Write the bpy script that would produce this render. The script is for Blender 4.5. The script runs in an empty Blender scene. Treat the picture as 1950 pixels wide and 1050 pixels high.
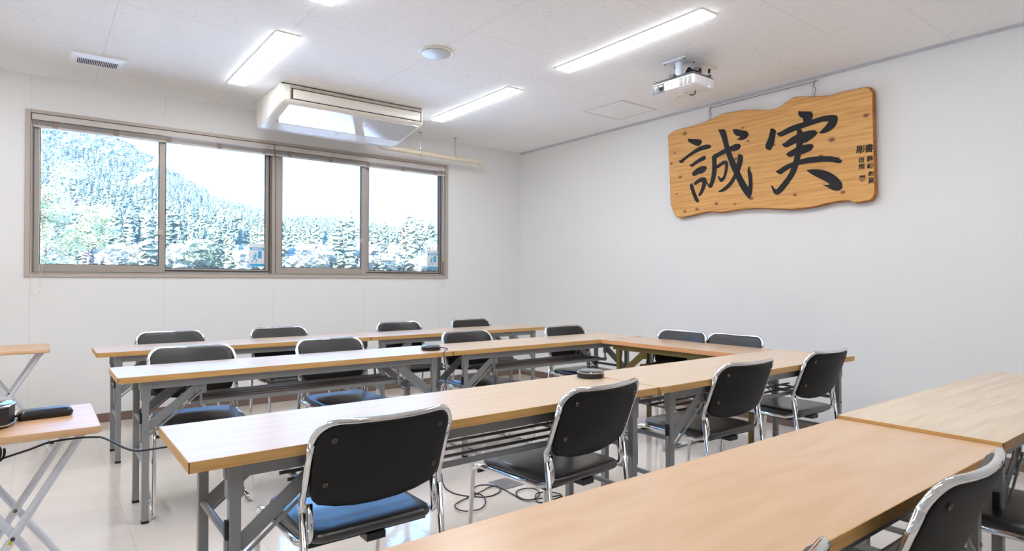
import bpy, bmesh, math, random
from mathutils import Vector, Matrix, noise
R = math.radians
random.seed(7)
S = bpy.context.scene
C = S.collection

# ------------------------------------------------------------------ camera
CAM = Vector((-4.724, -5.9555, 1.1528))
YAW, PITCH, ROLL, FPX = 0.656, 0.0074, 0.0022, 1175.0
cd = bpy.data.cameras.new('camera'); cam = bpy.data.objects.new('camera', cd); C.objects.link(cam)
cd.sensor_fit = 'HORIZONTAL'; cd.sensor_width = 36.0; cd.lens = 36.0*FPX/1950.0
cd.clip_start = 0.05; cd.clip_end = 3000
F = Vector((math.sin(YAW), math.cos(YAW), 0)); RT = Vector((math.cos(YAW), -math.sin(YAW), 0)); UP = Vector((0, 0, 1))
F, UP = F*math.cos(PITCH)+UP*math.sin(PITCH), UP*math.cos(PITCH)-F*math.sin(PITCH)
RT, UP = RT*math.cos(ROLL)+UP*math.sin(ROLL), UP*math.cos(ROLL)-RT*math.sin(ROLL)
m = Matrix.Identity(4)
for i in range(3):
    m[i][0] = RT[i]; m[i][1] = UP[i]; m[i][2] = -F[i]; m[i][3] = CAM[i]
cam.matrix_world = m
S.camera = cam

# ------------------------------------------------------------------ light, world, exposure
S.view_settings.view_transform = 'Standard'; S.view_settings.look = 'None'
S.view_settings.gamma = 1.0; S.view_settings.use_curve_mapping = False
S.view_settings.exposure = 1.04
S.cycles.use_denoising = True
S.cycles.max_bounces = 10; S.cycles.diffuse_bounces = 6; S.cycles.glossy_bounces = 5; S.cycles.transparent_max_bounces = 12
S.cycles.sample_clamp_indirect = 6.0; S.cycles.caustics_reflective = False; S.cycles.caustics_refractive = False
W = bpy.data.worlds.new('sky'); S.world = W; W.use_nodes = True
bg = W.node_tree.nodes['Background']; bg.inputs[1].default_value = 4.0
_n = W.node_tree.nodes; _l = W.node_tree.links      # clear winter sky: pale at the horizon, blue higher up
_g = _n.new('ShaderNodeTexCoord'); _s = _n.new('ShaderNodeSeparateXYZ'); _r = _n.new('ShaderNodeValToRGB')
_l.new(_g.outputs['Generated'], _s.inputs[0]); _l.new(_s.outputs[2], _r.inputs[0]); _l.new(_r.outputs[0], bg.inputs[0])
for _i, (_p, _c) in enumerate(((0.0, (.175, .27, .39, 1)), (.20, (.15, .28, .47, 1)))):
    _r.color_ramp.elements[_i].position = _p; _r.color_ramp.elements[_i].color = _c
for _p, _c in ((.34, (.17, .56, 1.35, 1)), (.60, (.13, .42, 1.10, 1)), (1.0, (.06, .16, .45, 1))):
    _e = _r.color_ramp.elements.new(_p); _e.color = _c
sun = bpy.data.lights.new('sun', 'SUN'); sun.energy = 11.5; sun.angle = R(2); sun.color = (1.0, 0.95, 0.82)
so = bpy.data.objects.new('sun', sun); C.objects.link(so); so.rotation_euler = (R(52), R(0), R(-48))
for i, x0 in enumerate((-4.70, -2.87)):
    pl = bpy.data.lights.new('window_portal', 'AREA'); pl.shape = 'RECTANGLE'; pl.size = 1.75; pl.size_y = 1.12; pl.cycles.is_portal = True
    po = bpy.data.objects.new('window_portal', pl); C.objects.link(po); po.location = (x0+0.87, 0.14, 1.80); po.rotation_euler = (R(-90), 0, 0)
LAMP = 13.3

# ------------------------------------------------------------------ materials
def mat(name, col=(.8, .8, .8), rough=.5, metal=0.0, spec=.5, coat=0.0, coat_rough=.05, emit=None, es=1.0, trans=0.0, bump=None):
    M = bpy.data.materials.new(name); M.use_nodes = True
    b = M.node_tree.nodes['Principled BSDF']
    b.inputs['Base Color'].default_value = (*col, 1); b.inputs['Roughness'].default_value = rough
    b.inputs['Metallic'].default_value = metal; b.inputs['Specular IOR Level'].default_value = spec
    b.inputs['Coat Weight'].default_value = coat; b.inputs['Coat Roughness'].default_value = coat_rough
    b.inputs['Transmission Weight'].default_value = trans
    if emit: b.inputs['Emission Color'].default_value = (*emit, 1); b.inputs['Emission Strength'].default_value = es
    if bump:
        sc, st, dist = bump
        N = M.node_tree.nodes; L = M.node_tree.links
        tc = N.new('ShaderNodeTexCoord'); nz = N.new('ShaderNodeTexNoise'); nz.inputs['Scale'].default_value = sc; nz.inputs['Detail'].default_value = 4
        bp = N.new('ShaderNodeBump'); bp.inputs['Strength'].default_value = st; bp.inputs['Distance'].default_value = dist
        L.new(tc.outputs['Object'], nz.inputs['Vector']); L.new(nz.outputs['Fac'], bp.inputs['Height']); L.new(bp.outputs[0], b.inputs['Normal'])
    return M
def lin(r, g, b):
    f = lambda c: (c/255/12.92) if c/255 <= .04045 else ((c/255+.055)/1.055)**2.4
    return (f(r), f(g), f(b))
def nodes(M):
    return M.node_tree.nodes, M.node_tree.links, M.node_tree.nodes['Principled BSDF']
def ramp(N, stops):
    r = N.new('ShaderNodeValToRGB'); e = r.color_ramp.elements
    while len(e) < len(stops): e.new(.5)
    for k, (p, c) in enumerate(stops): e[k].position = p; e[k].color = (*c, 1)
    return r
def wood(name, c1, c2, scale=(1.2, 26, 26), rough=.33, spec=.5, coat=0.0, axis=None, cr=.08):
    M = mat(name, c1, rough, spec=spec, coat=coat, coat_rough=cr); N, L, b = nodes(M)
    tc = N.new('ShaderNodeTexCoord'); mp = N.new('ShaderNodeMapping'); mp.inputs['Scale'].default_value = scale
    nz = N.new('ShaderNodeTexNoise'); nz.inputs['Scale'].default_value = 2.2; nz.inputs['Detail'].default_value = 6; nz.inputs['Distortion'].default_value = .6
    r = ramp(N, [(.32, c2), (.62, c1)])
    L.new(tc.outputs['Object'], mp.inputs[0]); L.new(mp.outputs[0], nz.inputs['Vector']); L.new(nz.outputs['Fac'], r.inputs[0]); L.new(r.outputs[0], b.inputs['Base Color'])
    return M
M = {}
def wall_mat(name, col, seams):
    m_ = mat(name, col, .75, spec=.2); N, L, b = nodes(m_)
    tc = N.new('ShaderNodeTexCoord'); nz = N.new('ShaderNodeTexNoise'); nz.inputs['Scale'].default_value = 260; nz.inputs['Detail'].default_value = 3
    bp = N.new('ShaderNodeBump'); bp.inputs['Strength'].default_value = .12; bp.inputs['Distance'].default_value = .002
    L.new(tc.outputs['Object'], nz.inputs['Vector']); L.new(nz.outputs['Fac'], bp.inputs['Height']); L.new(bp.outputs[0], b.inputs['Normal'])
    if seams:
        sx = N.new('ShaderNodeSeparateXYZ'); L.new(tc.outputs['Object'], sx.inputs[0])
        a = N.new('ShaderNodeMath'); a.operation = 'ADD'; a.inputs[1].default_value = 90.0+seams[1]; L.new(sx.outputs[0], a.inputs[0])
        d = N.new('ShaderNodeMath'); d.operation = 'MODULO'; d.inputs[1].default_value = seams[0]; L.new(a.outputs[0], d.inputs[0])
        s = N.new('ShaderNodeMath'); s.operation = 'LESS_THAN'; s.inputs[1].default_value = .0035; L.new(d.outputs[0], s.inputs[0])
        mx = N.new('ShaderNodeMixRGB'); mx.inputs[1].default_value = (*col, 1); mx.inputs[2].default_value = (col[0]*.86, col[1]*.86, col[2]*.85, 1)
        L.new(s.outputs[0], mx.inputs[0]); L.new(mx.outputs[0], b.inputs['Base Color'])
    return m_
M['wall'] = wall_mat('wall_vinyl', (.84, .845, .85), (.9, 2.969))
M['wall_plain'] = wall_mat('wall_vinyl_plain', (.84, .845, .85), None)
# ceiling: rock wool board with fine worm marks and staggered joints
m_ = mat('ceiling_board', (.8, .8, .8), .9, spec=.1); N, L, b = nodes(m_)
tc = N.new('ShaderNodeTexCoord')
mp = N.new('ShaderNodeMapping'); mp.inputs['Scale'].default_value = (1, 1, 1); L.new(tc.outputs['Object'], mp.inputs[0])
nz = N.new('ShaderNodeTexNoise'); nz.inputs['Scale'].default_value = 62; nz.inputs['Detail'].default_value = 2; nz.inputs['Distortion'].default_value = 1.6; L.new(mp.outputs[0], nz.inputs['Vector'])
r = ramp(N, [(.27, (.70, .69, .69)), (.375, (.945, .95, .965))]); L.new(nz.outputs['Fac'], r.inputs[0])
br = N.new('ShaderNodeTexBrick'); br.inputs['Color1'].default_value = (1, 1, 1, 1); br.inputs['Color2'].default_value = (1, 1, 1, 1); br.inputs['Mortar'].default_value = (.78, .775, .77, 1)
br.inputs['Scale'].default_value = 1.0; br.inputs['Mortar Size'].default_value = .0016; br.inputs['Mortar Smooth'].default_value = 0; br.inputs['Brick Width'].default_value = .90; br.inputs['Row Height'].default_value = .903; br.offset = 0.5
mp2 = N.new('ShaderNodeMapping'); mp2.inputs['Location'].default_value = (.415, 9.787, 0); mp2.inputs['Rotation'].default_value = (0, 0, R(90)); L.new(tc.outputs['Object'], mp2.inputs[0]); L.new(mp2.outputs[0], br.inputs['Vector'])
mx = N.new('ShaderNodeMixRGB'); mx.blend_type = 'MULTIPLY'; mx.inputs[0].default_value = 1; L.new(r.outputs[0], mx.inputs[1]); L.new(br.outputs['Color'], mx.inputs[2]); L.new(mx.outputs[0], b.inputs['Base Color'])
bp = N.new('ShaderNodeBump'); bp.inputs['Strength'].default_value = .25; bp.inputs['Distance'].default_value = .003; L.new(nz.outputs['Fac'], bp.inputs['Height']); L.new(bp.outputs[0], b.inputs['Normal'])
M['ceiling'] = m_
# floor: waxed vinyl tiles
m_ = mat('floor_vinyl', (.7, .64, .58), .12, spec=.5, coat=.5, coat_rough=.04); N, L, b = nodes(m_)
tc = N.new('ShaderNodeTexCoord'); nz = N.new('ShaderNodeTexNoise'); nz.inputs['Scale'].default_value = 5; nz.inputs['Detail'].default_value = 6; L.new(tc.outputs['Object'], nz.inputs['Vector'])
r = ramp(N, [(.35, (.75, .685, .62)), (.65, (.80, .735, .67))]); L.new(nz.outputs['Fac'], r.inputs[0])
br = N.new('ShaderNodeTexBrick'); br.offset = 0; br.inputs['Color1'].default_value = (1, 1, 1, 1); br.inputs['Color2'].default_value = (.97, .97, .97, 1); br.inputs['Mortar'].default_value = (.80, .79, .78, 1)
br.inputs['Scale'].default_value = 1.0; br.inputs['Mortar Size'].default_value = .0015; br.inputs['Mortar Smooth'].default_value = 0; br.inputs['Brick Width'].default_value = .45; br.inputs['Row Height'].default_value = .45
mp3 = N.new('ShaderNodeMapping'); mp3.inputs['Location'].default_value = (.33, .0, 0); L.new(tc.outputs['Object'], mp3.inputs[0]); L.new(mp3.outputs[0], br.inputs['Vector'])
mx = N.new('ShaderNodeMixRGB'); mx.blend_type = 'MULTIPLY'; mx.inputs[0].default_value = 1; L.new(r.outputs[0], mx.inputs[1]); L.new(br.outputs['Color'], mx.inputs[2]); L.new(mx.outputs[0], b.inputs['Base Color'])
nz2 = N.new('ShaderNodeTexNoise'); nz2.inputs['Scale'].default_value = 26; nz2.inputs['Detail'].default_value = 3; L.new(tc.outputs['Object'], nz2.inputs['Vector'])
bp = N.new('ShaderNodeBump'); bp.inputs['Strength'].default_value = .22; bp.inputs['Distance'].default_value = .002; L.new(nz2.outputs['Fac'], bp.inputs['Height']); L.new(bp.outputs[0], b.inputs['Normal']); L.new(bp.outputs[0], b.inputs['Coat Normal'])
M['floor'] = m_
M['skirt'] = mat('brown_skirting', lin(126, 104, 92), .5)
M['alu'] = mat('bronze_aluminium', lin(172, 164, 156), .4, metal=.2)
M['alu_case'] = mat('casing_painted', lin(186, 176, 168), .45)
M['gasket'] = mat('dark_gasket', lin(62, 54, 50), .6)
M['blind'] = mat('blind_slats', lin(206, 200, 196), .4)
M['blind_tape'] = mat('blind_tape', lin(150, 130, 120), .6)
M['cord'] = mat('pale_cord', lin(225, 222, 215), .6)
M['top'] = wood('maple_laminate', lin(216, 193, 169), lin(206, 181, 155), (1.1, 22, 22), .31, .62)
M['top_or'] = wood('beech_laminate', lin(213, 181, 152), lin(207, 174, 143), (1.5, 7, 7), .24, .32)
M['top_pale'] = wood('pale_maple_laminate', lin(219, 201, 178), lin(209, 188, 161), (1.0, 14, 14), .24, .32)
M['edge'] = wood('ochre_edge_band', lin(214, 170, 108), lin(198, 152, 92), (2, 2, 60), .45, .4)
M['edge_or'] = wood('orange_edge_band', lin(228, 170, 118), lin(214, 154, 104), (2, 2, 60), .45, .4)
M['grey'] = mat('grey_enamel', lin(140, 142, 144), .35, metal=.1)
M['grey_dk'] = mat('grey_enamel_shelf', lin(112, 106, 104), .35, metal=.3)
M['olive'] = mat('olive_bronze_enamel', lin(122, 106, 62), .4, metal=.2)
M['olive_dk'] = mat('dark_olive_board', lin(98, 84, 50), .5)
M['rubber'] = mat('black_rubber', (.012, .012, .013), .6)
M['blackpl'] = mat('black_plastic', (.012, .012, .014), .3)
M['chrome'] = mat('chrome', (.82, .82, .83), .07, metal=1.0)
M['vinyl'] = mat('black_vinyl', (.013, .013, .015), .31, spec=1.0, coat=.35, coat_rough=.22, bump=(420, .08, .001))
M['vinyl_front'] = mat('black_vinyl_front', (.013, .013, .015), .42, spec=.6, bump=(420, .08, .001))
M['vinyl_back'] = mat('black_vinyl_back', (.010, .0095, .010), .55, spec=.3, bump=(420, .08, .001))
M['screw'] = mat('bronze_screw', lin(110, 98, 86), .3, metal=.9)
M['white_tube'] = mat('white_enamel', lin(218, 225, 236), .3)
M['tray'] = wood('beech_tray', lin(220, 178, 136), lin(204, 160, 118), (1.2, 20, 20), .31, .6)
M['acw'] = mat('ivory_plastic', lin(236, 233, 226), .3)
M['acgloss'] = mat('glossy_ivory_plastic', lin(236, 235, 233), .06, spec=.8, coat=1.0)
M['acdark'] = mat('louver_gap', lin(60, 58, 56), .6)
M['beigeline'] = mat('beige_trim', lin(196, 188, 172), .4)
M['white'] = mat('white_plastic', lin(238, 238, 238), .3)
M['whitep'] = mat('white_paint', lin(226, 224, 222), .5)
M['galv'] = mat('galvanised_steel', lin(176, 190, 190), .3, metal=.8)
M['wrap'] = mat('cream_pipe_wrap', lin(232, 218, 200), .45)
M['rail'] = mat('grey_blue_rail', lin(205, 207, 214), .4)
M['steelwire'] = mat('steel_wire', lin(140, 136, 130), .3, metal=.9)
M['ink'] = mat('black_carved_paint', lin(38, 39, 42), .6, spec=.25)
M['cable'] = mat('black_cable', (.012, .012, .02), .35)
M['lens'] = mat('lens_glass', (.01, .01, .012), .04, spec=.8)
M['projgrey'] = mat('dark_grey_plastic', lin(74, 78, 84), .35)
M['led'] = mat('blue_led', (.1, .1, .9), .3, emit=(.3, .35, 1), es=3)
M['cyan'] = mat('cyan_print', lin(60, 180, 232), .5)
M['paper'] = mat('white_film', lin(236, 240, 246), .5)
M['silver'] = mat('silver_trim', lin(200, 202, 206), .15, metal=.9)
M['devtop'] = mat('glossy_dark_lid', (.02, .022, .03), .06, spec=.9, coat=1.0)
M['metalplate'] = mat('floor_plate_steel', lin(160, 162, 166), .35, metal=.6)
M['yellow'] = mat('yellow_print', lin(220, 200, 60), .5)
M['spk'] = mat('grey_speaker_mesh', lin(186, 186, 182), .25)
M['void'] = mat('dark_void', lin(40, 32, 70), .9)
M['lamp'] = mat('lamp_diffuser', (1, 1, 1), .5, emit=(.965, .985, 1.0), es=LAMP)
# thin window pane: clear with a fresnel reflection
m_ = bpy.data.materials.new('window_glass'); m_.use_nodes = True; N = m_.node_tree.nodes; L = m_.node_tree.links; N.clear()
o_ = N.new('ShaderNodeOutputMaterial'); tr = N.new('ShaderNodeBsdfTransparent'); gl = N.new('ShaderNodeBsdfGlossy'); gl.inputs['Roughness'].default_value = 0.0
fr = N.new('ShaderNodeFresnel'); fr.inputs['IOR'].default_value = 1.5; mx = N.new('ShaderNodeMixShader'); tr.inputs[0].default_value = (.93, .96, .96, 1)
L.new(fr.outputs[0], mx.inputs[0]); L.new(tr.outputs[0], mx.inputs[1]); L.new(gl.outputs[0], mx.inputs[2]); L.new(mx.outputs[0], o_.inputs[0])
M['glass'] = m_
# cedar board with knots and cracks
m_ = wood('cedar_slab', lin(228, 176, 108), lin(202, 146, 80), (4, 1.1, 34), .45, .35); N, L, b = nodes(m_)
base = [l for l in L if l.to_socket == b.inputs['Base Color']][0].from_socket
gm = N.new('ShaderNodeNewGeometry'); cur = None
KN = [(-2.42, 2.10, .018), (-2.47, 1.78, .016), (-2.60, 1.79, .018), (-2.80, 1.82, .017), (-2.32, 2.24, .013), (-2.47, 2.49, .020), (-2.99, 2.18, .02), (-3.13, 1.83, .016),
      (-3.32, 2.24, .017), (-3.50, 1.82, .015), (-3.78, 2.20, .022), (-3.70, 2.09, .016), (-3.86, 1.80, .017), (-3.05, 2.43, .012), (-4.02, 2.33, .018), (-2.38, 1.95, .010), (-2.63, 2.40, .010), (-3.62, 2.44, .010), (-2.98, 1.80, .011), (-3.83, 2.06, .008), (-2.36, 2.33, .011), (-3.1, 2.31, .012)]
nzk = N.new('ShaderNodeTexNoise'); nzk.inputs['Scale'].default_value = 28; L.new(gm.outputs['Position'], nzk.inputs['Vector'])
for (ky, kz, kr) in KN:
    vs = N.new('ShaderNodeVectorMath'); vs.operation = 'SUBTRACT'; vs.inputs[1].default_value = (-.06, ky, kz); L.new(gm.outputs['Position'], vs.inputs[0])
    vm = N.new('ShaderNodeVectorMath'); vm.operation = 'MULTIPLY'; vm.inputs[1].default_value = (0, .8, 1.15); L.new(vs.outputs[0], vm.inputs[0])
    ln = N.new('ShaderNodeVectorMath'); ln.operation = 'LENGTH'; L.new(vm.outputs[0], ln.inputs[0])
    mr = N.new('ShaderNodeMapRange'); mr.inputs['From Min'].default_value = kr*.45; mr.inputs['From Max'].default_value = kr*1.25; mr.inputs['To Min'].default_value = 1; mr.inputs['To Max'].default_value = 0
    L.new(ln.outputs['Value'], mr.inputs['Value'])
    if cur is None: cur = mr.outputs[0]
    else:
        mm = N.new('ShaderNodeMath'); mm.operation = 'MAXIMUM'; L.new(cur, mm.inputs[0]); L.new(mr.outputs[0], mm.inputs[1]); cur = mm.outputs[0]
mu = N.new('ShaderNodeMath'); mu.operation = 'MULTIPLY'; L.new(cur, mu.inputs[0]); mu.inputs[1].default_value = .8
mk = N.new('ShaderNodeMixRGB'); mk.inputs[2].default_value = (*lin(92, 46, 30), 1); L.new(mu.outputs[0], mk.inputs[0]); L.new(base, mk.inputs[1]); L.new(mk.outputs[0], b.inputs['Base Color'])
M['cedar'] = m_
M['cedar_edge'] = wood('cedar_bark_edge', lin(186, 122, 60), lin(140, 86, 42), (8, 8, 20), .6, .3)
def foliage(name, stops, sc=.5):
    m_ = mat(name, (.1, .2, .1), .8, spec=.1); N, L, b = nodes(m_)
    g = N.new('ShaderNodeNewGeometry'); n1 = N.new('ShaderNodeTexNoise'); n1.inputs['Scale'].default_value = sc; n1.inputs['Detail'].default_value = 5; n1.inputs['Roughness'].default_value = .7
    L.new(g.outputs['Position'], n1.inputs['Vector']); r = ramp(N, stops); L.new(n1.outputs['Fac'], r.inputs[0]); L.new(r.outputs[0], b.inputs['Base Color'])
    return m_
M['conifer'] = foliage('cedar_foliage', [(.3, (.11, .15, .13)), (.5, (.20, .235, .165)), (.68, (.345, .37, .245))], .09)
M['brownfir'] = foliage('russet_foliage', [(.35, (.22, .17, .14)), (.65, (.36, .27, .22))], .6)
M['broad'] = foliage('pale_foliage', [(.35, (.33, .35, .19)), (.65, (.64, .63, .42))], 1.2)
M['blossom'] = foliage('pale_blossom', [(.35, (.22, .24, .22)), (.65, (.56, .55, .50))], .35)
M['bark'] = mat('tree_bark', (.20, .16, .13), .9)
M['bounce_ground'] = mat('pale_bounce_ground', (.70, .71, .73), .9, bump=(.8, .2, .05))  # unseen valley ground, pale tone chosen to bounce daylight up onto the ceiling
M['ground'] = foliage('forest_floor', [(.35, (.06, .085, .05)), (.65, (.13, .13, .08))], .05)

# ------------------------------------------------------------------ mesh helpers
def new(name, bm, m, parent=None, smooth=False, loc=None, auto=None):
    me = bpy.data.meshes.new(name); bmesh.ops.recalc_face_normals(bm, faces=bm.faces[:]); bm.to_mesh(me); bm.free()
    ms = m if isinstance(m, (list, tuple)) else [m]
    for k in ms: me.materials.append(M[k] if isinstance(k, str) else k)
    if smooth or auto:
        me.polygons.foreach_set('use_smooth', [True]*len(me.polygons))
        if auto: me.set_sharp_from_angle(angle=R(auto))
    o = bpy.data.objects.new(name, me); C.objects.link(o)
    if parent: o.parent = parent
    if loc: o.location = loc
    return o
def bx(bm, x0, x1, y0, y1, z0, z1, bev=0, seg=2, mi=0):
    mt = Matrix.Translation(((x0+x1)/2, (y0+y1)/2, (z0+z1)/2)) @ Matrix.Diagonal((abs(x1-x0), abs(y1-y0), abs(z1-z0), 1))
    g = bmesh.ops.create_cube(bm, size=1, matrix=mt)
    fs = {f for v in g['verts'] for f in v.link_faces}
    for f in fs: f.material_index = mi
    if bev:
        es = {e for v in g['verts'] for e in v.link_edges}
        bmesh.ops.bevel(bm, geom=list(es), offset=bev, segments=seg, profile=.5, affect='EDGES', clamp_overlap=True)
    return g
def fillet(pts, rad):
    P = [Vector(p) for p in pts]; out = [P[0]]
    for i in range(1, len(P)-1):
        r = rad[i] if isinstance(rad, (list, tuple)) else rad
        a, b, c = P[i-1], P[i], P[i+1]; u = (a-b); v = (c-b)
        if r <= 0 or u.length < 1e-6 or v.length < 1e-6: out.append(b); continue
        u1, v1 = u.normalized(), v.normalized(); ang = u1.angle(v1)
        if ang > math.pi-.03: out.append(b); continue
        t = min(r/math.tan(ang/2), u.length*.49 if i > 1 else u.length*.95, v.length*.49 if i < len(P)-2 else v.length*.95)
        p0, p2 = b+u1*t, b+v1*t; n = max(3, int((math.pi-ang)/R(12)))
        for k in range(n+1):
            s = k/n; out.append(p0*(1-s)**2+b*2*s*(1-s)+p2*s*s)
    out.append(P[-1]); return out
def tube(bm, pts, r, seg=10, rad=0, cap=True, mi=0, flat=None):
    P = fillet(pts, rad) if rad else [Vector(p) for p in pts]
    Q = [P[0]]
    for p in P[1:]:
        if (p-Q[-1]).length > 1e-5: Q.append(p)
    P = Q; T = []
    for i in range(len(P)):
        t = (P[min(i+1, len(P)-1)]-P[max(i-1, 0)]).normalized(); T.append(t)
    if isinstance(r, list):
        O_ = [Vector(p) for p in pts]; cu = [0]
        for a_, b_ in zip(O_, O_[1:]): cu.append(cu[-1]+(b_-a_).length)
        ln = [0]
        for a_, b_ in zip(P, P[1:]): ln.append(ln[-1]+(b_-a_).length)
        rl = []
        for q_ in ln:
            q_ = q_/ln[-1]*cu[-1]; k_ = 0
            while k_ < len(cu)-2 and q_ > cu[k_+1]: k_ += 1
            s_ = (q_-cu[k_])/max(cu[k_+1]-cu[k_], 1e-9); rl.append(r[k_]*(1-s_)+r[k_+1]*s_)
        r = rl
    n = T[0].orthogonal().normalized()
    if flat: n = Vector(flat)-T[0]*T[0].dot(Vector(flat)); n.normalize()
    rings = []
    for i, p in enumerate(P):
        n = (n-T[i]*n.dot(T[i])).normalized(); bn = T[i].cross(n)
        rr = r[i] if isinstance(r, list) else r
        ra, rb = rr if isinstance(rr, tuple) else (rr, rr)
        rings.append([bm.verts.new(p+n*ra*math.cos(2*math.pi*k/seg)+bn*rb*math.sin(2*math.pi*k/seg)) for k in range(seg)])
    for a, b in zip(rings, rings[1:]):
        for k in range(seg):
            f = bm.faces.new((a[k], a[(k+1) % seg], b[(k+1) % seg], b[k])); f.material_index = mi
    if cap:
        bm.faces.new(rings[0][::-1]).material_index = mi; bm.faces.new(rings[-1]).material_index = mi
def bar(bm, p0, p1, w, t, updir=(0, 0, 1), mi=0):
    p0, p1 = Vector(p0), Vector(p1); d = (p1-p0).normalized(); u = Vector(updir); s = d.cross(u).normalized(); u = s.cross(d).normalized()
    vs = [bm.verts.new(p+s*a*w/2+u*b*t/2) for p in (p0, p1) for a, b in ((-1, -1), (1, -1), (1, 1), (-1, 1))]
    for q in ((0, 1, 2, 3), (7, 6, 5, 4), (0, 4, 5, 1), (1, 5, 6, 2), (2, 6, 7, 3), (3, 7, 4, 0)):
        bm.faces.new([vs[k] for k in q]).material_index = mi
def cyl(bm, c, r, h, axis='z', seg=24, r2=None, mi=0):
    r2 = r if r2 is None else r2
    d = {'x': Vector((1, 0, 0)), 'y': Vector((0, 1, 0)), 'z': Vector((0, 0, 1))}[axis]; a = Vector(c)
    tube(bm, [a-d*h/2, a+d*h/2], [r, r2], seg, mi=mi)
def lathe(bm, c, prof, seg=48, mi=0, flip=False):
    rings = []
    for (r, z) in prof:
        rings.append([bm.verts.new((c[0]+max(r, 1e-4)*math.cos(2*math.pi*k/seg), c[1]+max(r, 1e-4)*math.sin(2*math.pi*k/seg), c[2]+z)) for k in range(seg)])
    for a, b in zip(rings, rings[1:]):
        for k in range(seg): bm.faces.new((a[k], a[(k+1) % seg], b[(k+1) % seg], b[k])).material_index = mi
    bm.faces.new(rings[0]).material_index = mi; bm.faces.new(rings[-1]).material_index = mi
def prism(bm, pts, fn, mi=0, mside=None):
    """extrude polygon: fn(a,b,k) -> 3D for k=0 (front) / 1 (back)"""
    n = len(pts); f = [bm.verts.new(fn(a, b, 0)) for a, b in pts]; g = [bm.verts.new(fn(a, b, 1)) for a, b in pts]
    fa = bm.faces.new(f); fb = bm.faces.new(g[::-1]); fa.material_index = mi; fb.material_index = mi
    for k in range(n):
        q = bm.faces.new((f[k], g[k], g[(k+1) % n], f[(k+1) % n])); q.material_index = mi if mside is None else mside
    fa.normal_update(); fb.normal_update(); bmesh.ops.triangulate(bm, faces=[fa, fb])
def rring(hx, hy, r, n=6, cx=0, cy=0):
    P = []
    for (sx, sy, a0) in ((1, 1, 0), (-1, 1, 90), (-1, -1, 180), (1, -1, 270)):
        for k in range(n+1):
            a = R(a0+90*k/n); P.append((cx+sx*(hx-r)+r*math.cos(a), cy+sy*(hy-r)+r*math.sin(a)))
    return P
def loft(bm, rings, capa=True, capb=True, mi=0):
    V = [[bm.verts.new(p) for p in r] for r in rings]; n = len(V[0])
    for a, b in zip(V, V[1:]):
        for k in range(n): bm.faces.new((a[k], a[(k+1) % n], b[(k+1) % n], b[k])).material_index = mi
    if capa: bm.faces.new(V[0][::-1]).material_index = mi
    if capb: bm.faces.new(V[-1]).material_index = mi
def tag(o, label=None, cat=None, group=None, kind=None):
    if label: o['label'] = label
    if cat: o['category'] = cat
    if group: o['group'] = group
    if kind: o['kind'] = kind
    return o
def thing(name, loc, label, cat, group=None, rz=0):
    o = bpy.data.objects.new(name, None); C.objects.link(o); o.location = loc; o.rotation_euler = (0, 0, rz); o.empty_display_size = .1
    return tag(o, label, cat, group)
def dup(root, loc, rz, label, group=None):
    r = root.copy(); C.objects.link(r); r.location = loc; r.rotation_euler = (0, 0, rz); r['label'] = label
    if group: r['group'] = group
    for ch in list(root.children):
        c = ch.copy(); C.objects.link(c); c.parent = r
        for g in list(ch.children):
            d = g.copy(); C.objects.link(d); d.parent = c
    return r
def struct(name, bm, m, **k):
    o = new(name, bm, m, **k); o['kind'] = 'structure'; return o

# ------------------------------------------------------------------ room shell
H = 2.718; XL, YN = -7.6, -8.6
bm = bmesh.new(); bx(bm, XL-.2, .2, YN-.2, .2, -.2, 0); struct('floor', bm, 'floor')
bm = bmesh.new(); bx(bm, XL-.2, .2, YN-.2, .2, H, H+.2); struct('ceiling', bm, 'ceiling')
WX0, WX1, WZ0, WZ1 = -4.785, -1.074, 1.187, 2.43
bm = bmesh.new()
bx(bm, XL-.2, WX0, 0, .2, 0, H); bx(bm, WX1, .2, 0, .2, 0, H); bx(bm, WX0, WX1, 0, .2, 0, WZ0); bx(bm, WX0, WX1, 0, .2, WZ1, H)
struct('wall_far', bm, 'wall')
bm = bmesh.new(); bx(bm, 0, .2, YN-.2, 0, 0, H); struct('wall_right', bm, 'wall_plain')
bm = bmesh.new(); bx(bm, XL-.2, XL, YN-.2, 0, 0, H); struct('wall_left', bm, 'wall_plain')
bm = bmesh.new(); bx(bm, XL, 0, YN-.2, YN, 0, H); struct('wall_near', bm, 'wall_plain')
bm = bmesh.new(); bx(bm, XL, 0, -.008, -.0002, 0.0002, .071, .002, 1); struct('baseboard_far', bm, 'skirt')
bm = bmesh.new(); bx(bm, -.008, -.0002, YN, -.009, 0.0002, .071, .002, 1); struct('baseboard_right', bm, 'skirt')
# picture rail in the corner of ceiling and right wall
bm = bmesh.new(); bx(bm, -.012, -.0002, YN, -.001, H-.019, H-.0002, .002, 1); bx(bm, -.020, -.012, YN, -.001, H-.007, H-.0002, .001, 1)
tag(struct('trim_1', bm, 'rail'), 'grey blue metal picture rail along the ceiling edge of the right wall')

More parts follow.
